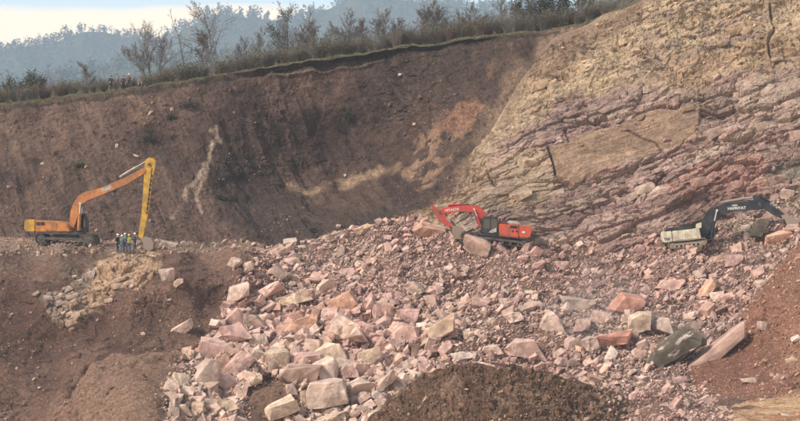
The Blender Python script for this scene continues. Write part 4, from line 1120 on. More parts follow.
plant_tree(470, 9, 4.0, 'low bare tree right of the reddish brown thicket tree', 21, spread=.6, bare_to=.1, r=.07, fork=True)
plant_tree(528, 9, 4.8, 'dark leafy bush tree at the upper end of the rim, left one', 22, spread=.6, bare_to=.05, r=.08, leaves=2600, lsz=.09, fork=True)
plant_tree(553, 11, 4.6, 'dark leafy bush tree at the upper end of the rim, middle one', 23, spread=.65, bare_to=.05, r=.08, leaves=2400, lsz=.09, fork=True)
plant_tree(577, 7, 5.6, 'dark tree with stout bent trunk near the top of the cream cliff', 24, spread=.55, bare_to=.2, r=.16, leaves=1800, lsz=.10)
plant_tree(262, 10, 4.6, 'slim bare tree left of the bushy grey green tree', 25, spread=.5, bare_to=.12, r=.06, up=.5)
plant_tree(240, 10, 3.8, 'small bare tree right of the tallest tree', 26, spread=.55, bare_to=.12, r=.06, up=.4)
plant_tree(366, 11, 4.0, 'small bare tree between the dense middle tree and spreading tree', 27, spread=.55, bare_to=.1, r=.06, up=.5)
plant_tree(500, 12, 4.2, 'thin bare tree left of the dark leafy bush trees', 28, spread=.5, bare_to=.1, r=.06, up=.5)
plant_tree(13, 8, 2.6, 'small dark leafy bush tree at the far left of the rim', 29, spread=.7, bare_to=.05, r=.06, leaves=900, lsz=.08, fork=True)
plant_tree(34, 8, 3.0, 'rounded dark leafy bush tree, second from the left end of rim', 30, spread=.7, bare_to=.05, r=.06, leaves=1500, lsz=.08, fork=True)

# shrubs: stems from one foot
def gen_shrub(seed, h, w, n):
    R = random.Random(seed); segs = []
    for k in range(n):
        a = R.uniform(0, 2*math.pi); lean = R.uniform(.1, 1)*w/h
        p = Vector((R.gauss(0, .12), R.gauss(0, .12), -.1)); d = Vector((math.cos(a)*lean, math.sin(a)*lean, 1)).normalized()
        L = h*R.uniform(.5, 1.05); rad = .018
        for j in range(4):
            d = (d+Vector((R.gauss(0, .18), R.gauss(0, .18), R.gauss(0, .08)))).normalized()
            q = p+d*L/4; segs.append((p[:], q[:], rad*(1-.2*j), rad*(.8-.2*j)))
            if j and R.random() < .8:
                d2 = (d+Vector((R.gauss(0, .6), R.gauss(0, .6), R.gauss(0, .3)))).normalized()
                segs.append((q[:], (q+d2*L*.22)[:], .010, .007))
            p = q
    return segs
M_twig2 = mat_plain('grey_twigs', S(120, 108, 98), .95, scale=1.5)
M_twig3 = mat_plain('russet_twigs', S(98, 76, 62), .95, scale=1.5)
M_leaf2 = mat_plain('olive_leaves', S(92, 90, 62), .8, scale=1.5)
SH = []
for k in range(7):
    sg = gen_shrub(40+k, 1.9, 1.2, 80); V, Fq = tubes(sg, 3); me = new_mesh('shrub_twigs', V, Fq); me.materials.append([M_twig, M_twig2, M_twig3][k % 3])
    lm = None
    if k % 2 == 0:
        V, Fq = leaf_clumps([s[1] for s in sg], 420, .06, k, .12); lm = new_mesh('shrub_leaves', V, Fq); lm.materials.append(M_leaf2)
    SH.append((me, lm))
KIND = ['brown bare', 'grey bare', 'russet bare']
WHERE = [(20,'by the far left rim end'),(60,'right of the rounded dark bush tree'),(100,'near the lone rim walker'),(128,'behind the pair on the rim'),(152,'under the bare forked tree'),(187,'at the foot of the pole tree'),(214,'under the tallest tree'),(250,'right of the tallest tree'),(289,'under the bushy grey green tree'),(318,'under the bare brushy tree'),(347,'under the dense middle tree'),(386,'under the bare spreading tree'),(432,'under the reddish thicket tree'),(480,'on the overhanging rim'),(528,'under the left dark bush tree'),(577,'under the stout bent trunk')]
shr = {}
rs = random.Random(9)
for k in range(92):
    px = 2+k*6.6+rs.uniform(-3, 3); kind = rs.randrange(7)
    if px > 606: continue
    near = min(WHERE, key=lambda q: abs(q[0]-px))[1]
    key = (('leafy ' if kind % 2 == 0 else '')+KIND[kind % 3].replace(' bare', '' if kind % 2 == 0 else ' bare'), near)
    shr.setdefault(key, []).append((px, kind))
for (kd, near), L in shr.items():
    L.sort()
    for j, (px, kind) in enumerate(L):
        lab = f"{kd} shrub {near}" if len(L) == 1 else f"{['leftmost','second','third','fourth','fifth','sixth'][min(j,5)] if j < len(L)-1 or len(L) > 5 else 'rightmost'} {kd} shrub {near}"
        sc_ = rs.uniform(.75, 1.35)*(1.1 if px > 250 else .95)
        dd = rs.uniform(1.6, 4.5)
        if 100 < px < 140: sc_ *= .8; dd = 4.5
        e = empty('shrub', rim_point(px, dd), lab, 'shrub', 'shrubs along the rim', rs.uniform(0, 6.28))
        e.scale = (sc_*rs.uniform(.9, 1.3), sc_, sc_)
        t = link('stems', SH[kind][0], None, e)
        if SH[kind][1]: link('leaves', SH[kind][1], None, e)
# scrub mass behind
sg = []
for k in range(460):
    px = rs.uniform(-60, 640); dd = rs.uniform(3, 26); p = rim_point(px, dd); s_ = rs.uniform(.7, 1.25)
    for a in gen_shrub(1000+k, 1.5*s_, 1.4*s_, 16):
        sg.append(((p.x+a[0][0], p.y+a[0][1], p.z+a[0][2]), (p.x+a[1][0], p.y+a[1][1], p.z+a[1][2]), a[2]*1.1, a[3]*1.1))
V, Fq = tubes(sg, 3); tag(link('scrub', new_mesh('scrub', V, Fq), M_twig), 'brown winter scrub filling the rim behind the bushes', 'scrub', kind='stuff')
V, Fq = leaf_clumps([s[1] for s in sg], 9000, .06, 5, .25); tag(link('brush', new_mesh('brush', V, Fq), M_leaf2), 'dull olive leaves and brambles low in the rim scrub', 'scrub', kind='stuff')
# grass on the lip
n = 15000; pxs = rng.uniform(-60, 640, n); dd = rng.uniform(-.6, 2.5, n)
Xg = (pxs-CX)/F_PX*236.5; zg = meadow_z(Xg, np.maximum(dd, 0)); B = np.stack([Xg, 236.5+dd*.9, zg-.05], 1)
hh = rng.uniform(.05, .22, n)*(1+.8*vnoise(B/1.5, 5)); a = rng.uniform(0, 6.28, n); wv = np.stack([np.cos(a), np.sin(a), a*0], 1)*.03
top = B+np.stack([rng.normal(size=n)*.08, rng.normal(size=n)*.08, hh], 1)
V = np.stack([B-wv, B+wv, top], 1).reshape(-1, 3)
gc = mixc(np.tile(S(104, 102, 70), (n, 1)), S(140, 128, 96), rng.random(n)**2)
tag(link('grass', new_mesh('grass', V, np.arange(len(V)).reshape(-1, 3), np.repeat(gc, 3, 0)), M_grass), 'thin green grass strip along the edge of the rim', 'grass', kind='stuff')
# roots and torn brush on the scar
def torn(px, py, w, label, seed, leafy=True):
    P, N = scar.at(px, py); e = empty('torn_shrub', tuple(P[0]), label, 'torn shrub')
    R = random.Random(seed); sg = []
    for k in range(60):
        p = Vector((0, 0, 0)); d = Vector((R.gauss(0, 1), -abs(R.gauss(.4, .3)), R.gauss(.2, .35))).normalized()
        L = w*.12*R.uniform(.4, .6)
        for j in range(3):
            d = (d+Vector((R.gauss(0, .3), R.gauss(0, .3), R.gauss(0, .3)))).normalized(); q = p+d*L/3*1.0
            sg.append((p[:], q[:], .03, .016)); p = q
    V, Fq = tubes(sg, 3); link('stems', new_mesh('stems', V, Fq), M_twig3, e)
    if leafy:
        V, Fq = leaf_clumps([s[1] for s in sg], 260, .08, seed, .12); link('leaves', new_mesh('leaves', V, Fq), M_leaf, e)
torn(148, 140, 16, 'dark torn shrub lying in the scar above the long reach arm', 1)
torn(347, 108, 10, 'dark uprooted shrub high in the scar bowl', 2)
torn(188, 106, 18, 'dark tangle of roots under the rim left of the pale streak', 3)
torn(172, 118, 10, 'small dark root clump below the tan stone in the scar', 4)
torn(312, 244-16, 8, 'small dark shrub clump at the foot of the bowl', 5)
torn(80, 166, 9, 'small dark bush on the scar above the orange boom bend', 6)
torn(222, 196, 10, 'dark bush clump right of the forked pale streak', 7)

# ================================================================== people
M_skin = mat_plain('skin', S(196, 150, 126), .6); M_navy = mat_plain('navy_cloth', S(44, 52, 66), .9, scale=8); M_jean = mat_plain('blue_jeans', S(72, 92, 120), .9, scale=8)
M_black = mat_plain('black_cloth', S(36, 36, 40), .9, scale=8); M_red = mat_plain('red_cloth', S(92, 50, 56), .9, scale=8); M_hi = mat_plain('yellow_vest', S(168, 174, 92), .7, scale=8)
M_white = mat_plain('white_helmet', S(232, 232, 226), .35); M_yelh = mat_plain('yellow_helmet', S(226, 208, 110), .35); M_grn = mat_plain('grey_green_cloth', S(92, 104, 96), .9, scale=8); M_beige = mat_plain('beige_cloth', S(140, 126, 112), .9, scale=8)
M_shoe = mat_plain('boot_leather', S(44, 38, 34), .7); M_tape = mat_plain('reflective_tape', S(220, 222, 216), .4)

def skin_mesh(nodes, edges, root=0, sub=1):
    me = bpy.data.meshes.new('skin_tmp'); me.from_pydata([n[0] for n in nodes], edges, []); me.update()
    o = bpy.data.objects.new('skin_tmp', me); COL.objects.link(o)
    m = o.modifiers.new('s', 'SKIN'); m.use_smooth_shade = True
    sv = me.skin_vertices[0].data
    for k, n in enumerate(nodes):
        r = n[1]; sv[k].radius = (r, r) if not isinstance(r, tuple) else r
        sv[k].use_root = (k == root)
    if sub: o.modifiers.new('u', 'SUBSURF').levels = sub
    dg = bpy.context.evaluated_depsgraph_get(); dg.update()
    r = bpy.data.meshes.new_from_object(o.evaluated_get(dg), depsgraph=dg)
    bpy.data.objects.remove(o); bpy.data.meshes.remove(me)
    return r

def person(loc, rz, label, pose, jacket, trousers, helmet=None, vest=None, group=None, scale=1.0, hair=M_black):
    e = empty('person', loc, label, 'person', group, rz); e.scale = (scale,)*3
    N = []; E = []
    def nd(p, r, par=None):
        N.append((Vector(p), r)); i = len(N)-1
        if par is not None: E.append((par, i))
        return i
    cr = pose.get('crouch', 0); hipz = .93-cr*.55; lean = pose.get('lean', 0)+cr*.25
    pel = nd((0, 0, hipz), (.15, .115))
    wa = nd((0, -.02-lean*.15, hipz+.17), (.155, .125), pel); ch = nd((0, -.02-lean*.35, hipz+.38), (.185, .14), wa)
    nb = nd((0, -lean*.45, hipz+.52), (.085, .075), ch); nk = nd((0, -lean*.5-.01, hipz+.58), .055, nb)
    hc = nd((0, -lean*.55-.02, hipz+.67), (.078, .092), nk); ht = nd((0, -lean*.55-.01, hipz+.77), (.070, .082), hc)
    step = pose.get('step', 0)
    for s, ph in ((-1, 1), (1, -1)):
        kx, ky = s*.11, -.04-ph*step*.12-cr*.42
        kz = .50-cr*.04
        th = nd((s*.10, 0, hipz-.10), .10, pel); kn = nd((kx, ky, kz), .065, th)
        an = nd((s*.13, ph*-step*.25-cr*.05, .10), .045, kn); nd((s*.14, an and (ph*-step*.25-cr*.05-.13), .045), .042, an)
        ap = pose.get('arm_l' if s > 0 else 'arm_r', 'down')
        sh = nd((s*.20, -lean*.38, hipz+.46), .082, ch)
        if ap == 'down': el = (s*.27, -.02-lean*.3, hipz+.18); wr = (s*.26, -.10-lean*.3, hipz-.07); hd = (s*.255, -.13-lean*.3, hipz-.15)
        elif ap == 'hip': el = (s*.36, .05, hipz+.24); wr = (s*.20, -.08, hipz+.10); hd = (s*.15, -.11, hipz+.06)
        elif ap == 'point': el = (s*.34, -.22, hipz+.36); wr = (s*.38, -.46, hipz+.42); hd = (s*.39, -.54, hipz+.43)
        elif ap == 'chest': el = (s*.28, -.12, hipz+.20); wr = (s*.08, -.27-lean*.2, hipz+.28); hd = (s*.02, -.29-lean*.2, hipz+.30)
        else: el = (s*.27, -.30, hipz+.14); wr = (s*.20, -.48, hipz-.05); hd = (s*.18, -.55, hipz-.10)
        ei = nd(el, .048, sh); wi = nd(wr, .032, ei); hi = nd(hd, (.042, .022), wi)
        hv = (Vector(hd)-Vector(wr)).normalized(); sd_ = hv.cross(Vector((0, 1, .3))).normalized()
        for f in range(4):
            q = Vector(hd)+sd_*(f-1.5)*.019+hv*.035; L = (.062, .075, .07, .055)[f]
            a_ = nd(q, .0095, hi); b_ = nd(q+hv*L*.6+Vector((0, -.012, 0)), .0085, a_); nd(q+hv*L+Vector((0, -.03, 0)), .007, b_)
        a_ = nd(Vector(wr)+hv*.04-sd_*.038, .010, wi); nd(Vector(wr)+hv*.085-sd_*.055+Vector((0, -.015, 0)), .008, a_)
    me = skin_mesh(N, E, 0, 1)
    for m in (jacket, trousers, M_skin, M_shoe): me.materials.append(m)
    hands = [N[i][0] for i in range(len(N)) if not isinstance(N[i][1], tuple) and N[i][1] < .012 or N[i][1] == (.042, .022)]
    for p in me.polygons:
        c = p.center
        if c.z > hipz+.565: p.material_index = 2
        elif any((c-h).length < .05 for h in hands): p.material_index = 2
        elif c.z < .10: p.material_index = 3
        elif c.z < hipz+.03 and abs(c.x) < .22: p.material_index = 1
        p.use_smooth = True
    body = link('body', me, None, e)
    hcp = N[hc][0]
    # face: nose, ears, eyes
    bm = bmesh.new()
    for p, r, s3 in (((0, -.098, -.005), .016, (.8, 1.2, 1.3)), ((-.082, 0, .0), .022, (.4, .8, 1.3)), ((.082, 0, .0), .022, (.4, .8, 1.3))):
        bmesh.ops.create_icosphere(bm, subdivisions=1, radius=r, matrix=Matrix.Translation(hcp+Vector(p)) @ Matrix.Diagonal((*s3, 1)))
    m2 = bpy.data.meshes.new('face'); bm.to_mesh(m2); bm.free(); link('face', m2, M_skin, e)
    bm = bmesh.new()
    for sx in (-1, 1): bmesh.ops.create_icosphere(bm, subdivisions=1, radius=.011, matrix=Matrix.Translation(hcp+Vector((sx*.031, -.088, .022))))
    m2 = bpy.data.meshes.new('eyes'); bm.to_mesh(m2); bm.free(); link('eyes', m2, M_black, e)
    top = N[ht][0]
    bm = bmesh.new(); bmesh.ops.create_uvsphere(bm, u_segments=14, v_segments=8, radius=.118, matrix=Matrix.Translation(top+Vector((0, .004, -.01))) @ Matrix.Diagonal((.92, 1.08, .95, 1)))
    bmesh.ops.delete(bm, geom=[v for v in bm.verts if v.co.z < top.z-.03], context='VERTS')
    if helmet:
        ret = bmesh.ops.create_cone(bm, cap_ends=True, segments=16, radius1=.150, radius2=.140, depth=.012, matrix=Matrix.Translation(top+Vector((0, -.02, -.028))) @ Matrix.Diagonal((.9, 1.15, 1, 1)))
    m2 = bpy.data.meshes.new('helmet' if helmet else 'hair'); bm.to_mesh(m2); bm.free()
    for p in m2.polygons: p.use_smooth = True
    link('helmet' if helmet else 'hair', m2, helmet or hair, e)
    if vest:
        # shell of the torso pushed outwards
        bm = bmesh.new(); bm.from_mesh(me)
        bmesh.ops.delete(bm, geom=[f for f in bm.faces if not (hipz+.0 < f.calc_center_median().z < hipz+.53 and abs(f.calc_center_median().x) < .20)], context='FACES')
        bm.normal_update()
        for v in bm.verts: v.co += v.normal*.014
        m2 = bpy.data.meshes.new('vest'); bm.to_mesh(m2); bm.free(); m2.materials.clear(); m2.materials.append(vest); m2.materials.append(M_tape)
        for p in m2.polygons: p.use_smooth = True; p.material_index = 1 if abs(p.center.z-hipz-.2) < .03 else 0
        link('vest', m2, None, e)
    return e
def on(surf, px, py):
    P, N = surf.at(px, py); return Vector(P[0])
GP = 'crew standing under the long reach arm'
for px, py, rz, lab, pose, j, t, h, v in (
 (117.5, 251.5, 1.1, 'person in black jacket and white helmet, leftmost of the terrace crew', dict(arm_l='down', arm_r='hip'), M_black, M_black, M_white, None),
 (122.3, 252.6, -.5, 'person in dark jacket and pale blue jeans, front left of the crew', dict(arm_l='chest', arm_r='down'), M_navy, M_jean, M_white, M_grn),
 (125.2, 251.2, 2.6, 'person in grey green jacket seen from behind in mid crew', dict(arm_l='down', arm_r='chest'), M_grn, M_navy, M_white, None),
 (129.2, 252.2, .4, 'person in bright yellow vest and pale helmet in the crew', dict(arm_l='point', arm_r='down'), M_navy, M_jean, M_yelh, M_hi),
 (135.0, 251.6, -1.2, 'person in navy clothes and white helmet, rightmost of the crew', dict(arm_l='down', arm_r='hip', step=.3), M_navy, M_navy, M_white, None)):
    person(on(fr, px, py)+Vector((0, 0, .06)), rz, lab, pose, j, t, h, v, GP, 1.05)
for px, dd, rz, lab, pose, j, t, h, sc_ in (
 (111, .6, .5, 'person in dark clothes standing with legs apart on the rim edge', dict(arm_l='chest', arm_r='hip', step=.45), M_navy, M_black, None, 1.0),
 (123.4, 2.6, .2, 'person in red jacket half hidden by scrub on the rim', dict(arm_l='down', arm_r='down'), M_red, M_black, None, .95),
 (129, .8, -.3, 'person with white helmet and dark red jacket on the rim', dict(arm_l='chest', arm_r='down'), M_red, M_black, M_white, .98),
 (139.5, .6, .3, 'person in beige top crouching on the rim edge', dict(crouch=1.0, arm_l='fwd', arm_r='fwd'), M_beige, M_black, None, .95)):
    person(rim_point(px, dd), rz, lab, pose, j, t, h, None, 'onlookers on the rim', sc_)

# ================================================================== excavators
class Part:
    """collects shapes in machine coordinates (x right, y away from the camera, z up) into one mesh"""
    def __init__(s): s.bm = bmesh.new()
    def prism(s, pts, y0, y1, bev=.03):
        a = [s.bm.verts.new((x, y0, z)) for x, z in pts]; b = [s.bm.verts.new((x, y1, z)) for x, z in pts]
        fs = [s.bm.faces.new(a), s.bm.faces.new(b[::-1])]
        for i in range(len(pts)):
            j = (i+1) % len(pts); fs.append(s.bm.faces.new((a[i], b[i], b[j], a[j])))
        if bev:
            bmesh.ops.bevel(s.bm, geom=list({e for f in fs for e in f.edges}), offset=bev, segments=2, affect='EDGES', clamp_overlap=True)
        return s
    def cyl(s, p, q, r, r2=None, seg=12):
        p, q = Vector(p), Vector(q); d = q-p
        m = Matrix.Translation((p+q)/2) @ d.to_track_quat('Z', 'Y').to_matrix().to_4x4()
        bmesh.ops.create_cone(s.bm, cap_ends=True, segments=seg, radius1=r, radius2=r2 or r, depth=d.length, matrix=m); return s
    def box(s, c, d, bev=.0, rot=0):
        g = bmesh.ops.create_cube(s.bm, size=1, matrix=Matrix.Translation(c) @ Matrix.Rotation(-rot, 4, 'Y') @ Matrix.Diagonal((*d, 1)))
        if bev: bmesh.ops.bevel(s.bm, geom=list({e for v in g['verts'] for e in v.link_edges}), offset=bev, segments=2, affect='EDGES')
        return s
    def out(s, name, mat, parent=None, smooth=False):
        bmesh.ops.recalc_face_normals(s.bm, faces=s.bm.faces[:])
        me = bpy.data.meshes.new(name); s.bm.to_mesh(me); s.bm.free(); me.materials.append(mat)
        return link(name, me, None, parent)

class Rig:
    def __init__(s, root, px0, py0, Y):
        s.root, s.px0, s.py0, s.k = root, px0, py0, Y/F_PX
    def P(s, px, py): return ((px-s.px0)*s.k, (s.py0-py)*s.k)
    def L(s, pts): return [s.P(*p) for p in pts]
    def plate(s, name, pts, y0, y1, mat, bev=.03, parent=None):
        return Part().prism(s.L(pts), y0, y1, bev).out(name, mat, parent or s.root)
    def ram(s, p, q, y, r, parent, mat, rodmat, frac=.55):
        a = Vector((s.P(*p)[0], y, s.P(*p)[1])); b = Vector((s.P(*q)[0], y, s.P(*q)[1])); m = a.lerp(b, frac)
        o = Part().cyl(a, m, r).cyl(m-(b-a).normalized()*.12, m, r*1.15).cyl(a-Vector((0, r*1.4, 0)), a+Vector((0, r*1.4, 0)), r*.9).out('hydraulic_cylinder', mat, parent)
        Part().cyl(m, b, r*.5).cyl(b-Vector((0, r*1.2, 0)), b+Vector((0, r*1.2, 0)), r*.8).out('rod', rodmat, o)
        return o
    def track(s, pxa, pya, pxb, pyb, h_px, y, width, mat, fmat):
        """crawler track between the two end wheels (bottom line a->b)"""
        ax, az = s.P(pxa, pya); bx, bz = s.P(pxb, pyb); h = h_px*s.k; R = h/2
        d = Vector((bx-ax, 0, bz-az)); L = d.length; d.normalize(); up = Vector((-d.z, 0, d.x))
        if up.z < 0: up = -up
        c0 = Vector((ax, y, az))+d*R+up*R; c1 = Vector((bx, y, bz))-d*R+up*R; run = (c1-c0).length
        pt = Part(); per = 2*run+2*math.pi*R; n = int(per/.19)
        for k in range(n):
            t = per*k/n
            if t < run: p = c0+d*t+up*R; nn = up
            elif t < run+math.pi*R: a = (t-run)/R; nn = up*math.cos(a)+d*math.sin(a); p = c1+nn*R
            elif t < 2*run+math.pi*R: p = c1-d*(t-run-math.pi*R)-up*R; nn = -up
            else: a = (t-2*run-math.pi*R)/R; nn = -up*math.cos(a)-d*math.sin(a); p = c0+nn*R
            tg = nn.cross(Vector((0, 1, 0)))
            m = Matrix((tg, Vector((0, 1, 0)), nn)).transposed().to_4x4()
            if nn == up: p = p-up*(.05*math.sin(math.pi*min(max(t/run, 0), 1)))
            bmesh.ops.create_cube(pt.bm, size=1, matrix=Matrix.Translation(p-nn*.03) @ m @ Matrix.Diagonal((per/n*.93, width, .05, 1)))
            bmesh.ops.create_cube(pt.bm, size=1, matrix=Matrix.Translation(p+nn*.012) @ m @ Matrix.Diagonal((.03, width, .04, 1)))
        o = pt.out('track', mat, s.root)
        yy = y; r = R-.07
        Part().cyl((c0.x, yy-.2, c0.z), (c0.x, yy+.2, c0.z), r*.92, seg=18).cyl((c0.x, yy-.24, c0.z), (c0.x, yy+.24, c0.z), r*.35).out('idler', fmat, o)
        Part().cyl((c1.x, yy-.2, c1.z), (c1.x, yy+.2, c1.z), r*.92, seg=18).cyl((c1.x, yy-.24, c1.z), (c1.x, yy+.24, c1.z), r*.4).out('sprocket', fmat, o)
        for k in range(7):
            c = c0+d*run*(k+.7)/7.4-up*(R-.19)
            Part().cyl((c.x, yy-.22, c.z), (c.x, yy+.22, c.z), .13).out('roller', fmat, o)
        q = [c0+up*.16+d*.1, c1+up*.16-d*.1, c1-up*.12-d*.1, c0-up*.12+d*.1]
        Part().prism([(v.x, v.z) for v in q], yy-.17, yy+.17, .03).out('track_frame', fmat, o)
        return o
    def text(s, txt, px, py, size, y, mat, rot=0, parent=None, name='lettering'):
        cu = bpy.data.curves.new('t', 'FONT'); cu.body = txt; cu.size = size; cu.extrude = .004; cu.align_x = 'CENTER'; cu.align_y = 'CENTER'; cu.offset = size*.02
        o = bpy.data.objects.new('t', cu); COL.objects.link(o); dg = bpy.context.evaluated_depsgraph_get(); dg.update()
        me = bpy.data.meshes.new_from_object(o.evaluated_get(dg), depsgraph=dg); bpy.data.objects.remove(o)
        x, z = s.P(px, py)
        me.transform(Matrix.Translation((x, y, z)) @ Matrix.Rotation(-rot, 4, 'Y') @ Matrix.Rotation(math.radians(90), 4, 'X'))
        me.materials.clear(); me.materials.append(mat); return link(name, me, None, parent or s.root)
    def rail(s, pts, y, r, mat, parent=None, name='handrail'):
        pt = Part()
        P = [Vector((s.P(*p)[0], y, s.P(*p)[1])) for p in pts]
        for a, b in zip(P[:-1], P[1:]): pt.cyl(a, b, r, seg=6)
        return pt.out(name, mat, parent or s.root)
    def bucket(s, pts, w, yc, mat, teeth, parent=None):
        """curved digging bucket: side plates, back shell and teeth; pts: outline from hinge round the back to the lip"""
        L = s.L(pts); o = Part()
        for y in (yc-w/2, yc+w/2-.04): o.prism(L, y, y+.04, 0)
        shell = L[:-1]
        for (x0, z0), (x1, z1) in zip(L[:-2], L[1:-1]):
            dx, dz = x1-x0, z1-z0; l = math.hypot(dx, dz); nx, nz = -dz/l*.05, dx/l*.05
            o.prism([(x0, z0), (x1, z1), (x1+nx, z1+nz), (x0+nx, z0+nz)], yc-w/2+.04, yc+w/2-.04, 0)
        b = o.out('bucket', mat, parent or s.root)
        tx, tz = L[-2]; hx, hz = s.P(*teeth); d = Vector((hx-tx, 0, hz-tz)).normalized()
        for k in range(5):
            y = yc-w/2+.1+k*(w-.2)/4; p = Vector((tx, y, tz))
            Part().cyl(p-d*.08, p+d*.20, .055, .02, 6).out('tooth', mat, b)
        return b

dust = S(150, 128, 112)
M_or = mat_plain('worn_orange_paint', S(214, 132, 62), .5, dirt=S(150, 100, 66), dirt_amt=0.65, scale=1.3)
M_ye = mat_plain('worn_yellow_paint', S(214, 164, 48), .5, dirt=S(160, 122, 60), dirt_amt=0.60, scale=1.2)
M_steel = mat_plain('dark_track_steel', S(66, 62, 60), .7, dirt=S(112, 96, 86), dirt_amt=0.45, scale=2.5)
M_dust = mat_plain('dusty_steel', S(140, 124, 112), .85, dirt=dust, dirt_amt=0.75, scale=1.5)
M_rod = mat_plain('chrome_rod', S(200, 196, 190), .3, metal=.6)
M_glass = mat_plain('cab_glass', S(34, 40, 42), .12, spec=.8); M_blk = mat_plain('black_paint', S(32, 32, 36), .45, dirt=S(72, 66, 62), dirt_amt=0.40)
M_rd = mat_plain('orange_red_paint', S(218, 84, 56), .5, dirt=S(150, 92, 74), dirt_amt=0.45, scale=1.4); M_rd2 = mat_plain('red_boom_paint', S(206, 66, 56), .45, dirt=S(150, 78, 66), dirt_amt=0.45, scale=1.2)
M_wh = mat_plain('dusty_white_paint', S(222, 214, 192), .5, dirt=S(176, 160, 138), dirt_amt=0.60, scale=1.4); M_nav = mat_plain('black_boom_paint', S(30, 34, 44), .45, dirt=S(66, 62, 62), dirt_amt=0.40, scale=1.)
M_lett = mat_plain('white_lettering', S(222, 220, 214), .6); M_ldk = mat_plain('dark_lettering', S(50, 46, 46), .6); M_sil = mat_plain('silver_cover', S(190, 184, 174), .5, dirt=S(150, 132, 116), dirt_amt=.5)

def machine(px0, py0, Y, label, yaw=0.):
    root = empty('excavator', W3(px0, py0, Y), label, 'excavator', 'excavators at the landslide', yaw)
    return Rig(root, px0, py0, Y)

# ---------------------------------------------------- long reach, orange and yellow
R = machine(66, 244.5, 205.5, 'orange and yellow long reach excavator on the terrace with its arm hanging straight down', math.radians(-3))
R.track(38, 243.6, 97, 245.2, 11, -1.25, .6, M_steel, M_steel); R.track(38, 243.6, 97, 245.2, 11, 1.25, .6, M_steel, M_steel)
R.plate('undercarriage', [(52,240),(80,240.5),(76,232.5),(56,232.5)], -.9, .9, M_steel)
Part().cyl((R.P(66,0)[0], 0, R.P(0,233.6)[1]), (R.P(66,0)[0], 0, R.P(0,231.4)[1]), .72, seg=24).out('slewing_ring', M_steel, R.root)
cw = R.plate('counterweight', [(27.2,220.5),(29,219.4),(38,219.6),(38,231.8),(29.5,231.6),(27,229.6)], -1.45, 1.45, M_ye, .08)
hb = R.plate('engine_body', [(38.2,220.2),(64,221.5),(70,224.2),(73,231.6),(38.2,231.8)], -1.42, 1.42, M_or, .06)
for a, b in ((39.2, 43.0), (43.8, 47.6)):
    g = R.plate('grille', [(a,221.8),(b,221.9),(b,225.2),(a,225.1)], -1.47, -1.425, M_blk, .01, hb)
    for k in range(3): Part().box((R.P((a+b)/2, 0)[0], -1.48, R.P(0, 222.6+k*.9)[1]), ((b-a)*.09, .03, .02)).out('slat', M_steel, g)
R.plate('side_door', [(49,222.4),(60,222.8),(60,230.6),(49,230.5)], -1.455, -1.425, M_or, .02, hb)
R.plate('exhaust', [(44,217.4),(45.2,217.4),(45.2,220.4),(44,220.4)], -.4, -.28, M_blk, .02)
R.rail([(40,220.2),(40,218.2),(62,219.6),(62,221.4)], -1.2, .025, M_blk)
R.rail([(40,220.2),(40,218.2),(62,219.6),(62,221.4)], 1.2, .025, M_blk)
R.plate('deck', [(38,231.9),(84,232.6),(84,233.6),(38,233.4)], -1.4, 1.4, M_steel, .02)
cab = R.plate('cab', [(75,213.6),(83.6,213.4),(86.2,221),(86.2,232.4),(75,232)], .35, 1.4, M_blk, .06)
R.plate('window', [(76.2,215),(82.8,214.8),(85,221.2),(85,227),(76.2,227)], .335, .352, M_glass, .0, cab)
R.plate('windscreen', [(84.2,214.6),(86.6,221),(86.6,228),(86.3,228),(86.2,221),(83.9,214.6)], .42, 1.33, M_glass, .0, cab)
bo = R.plate('boom', [(69.5,227),(74.5,228.5),(76.5,222),(79.5,210.5),(82.5,204),(88,200),(102,195),(128,184.2),(146.6,173.2),(147.6,169.8),(145,167.8),(126,177.6),(100,188.2),(86,191.8),(79.5,195.5),(74.5,202),(71,212)], -.33, .33, M_or, .05)
R.plate('boom_patch', [(103.5,192.2),(113,188.6),(111.6,185.2),(102,188.8)], -.345, -.332, M_sil, .0, bo)
R.ram((79.5,229.5), (81.5,203.5), -.48, .15, bo, M_or, M_rod, .6); R.ram((79.5,229.5), (81.5,203.5), .48, .15, bo, M_or, M_rod, .6)
R.ram((121,176.5), (148.5,160.2), 0, .12, bo, M_sil, M_rod, .55)
R.rail([(84,194),(100,187.4),(122,178),(140,169)], -.2, .035, M_blk, bo, 'hose')
ar = R.plate('arm', [(145.2,168),(146,160.4),(149.5,157.8),(154.5,158.2),(157,161.4),(156.4,166),(153.8,176),(149.4,211),(144.6,236.5),(142.6,238.8),(139.6,237.6),(139.4,233.5),(142.6,213),(144.4,190)], -.27, .27, M_ye, .05)
_mk = Part()
for k in range(9):
    xx, zz = R.P(149.2-k*.62, 176+k*4.6); _mk.box((xx, -.283, zz), (.16+.08*(k % 3 == 0), .012, .22+.07*(k % 2)), 0, math.radians(-6))
_mk.out('marking', M_ldk, ar)
R.ram((149.5,203), (146.4,226), -.0, .11, ar, M_ye, M_rod, .55)
ar.children[-1].location.x += .38
R.rail([(153,168),(150.5,190),(148.2,211)], -.29, .035, M_blk, ar, 'hose')
Part().cyl((R.P(150.5,0)[0], -.36, R.P(0,164.6)[1]), (R.P(150.5,0)[0], .36, R.P(0,164.6)[1]), .17).out('pin', M_steel, ar)
bk = R.bucket([(141.5,238),(146.5,236.8),(152,238.6),(154.8,243),(154.2,249),(150,251),(145.5,248.5),(144.5,243)], 1.15, .1, M_dust, (147,253))
R.plate('bucket_link', [(144.5,231.5),(146.5,232.5),(150,238),(148,239)], -.2, .2, M_steel, .02)

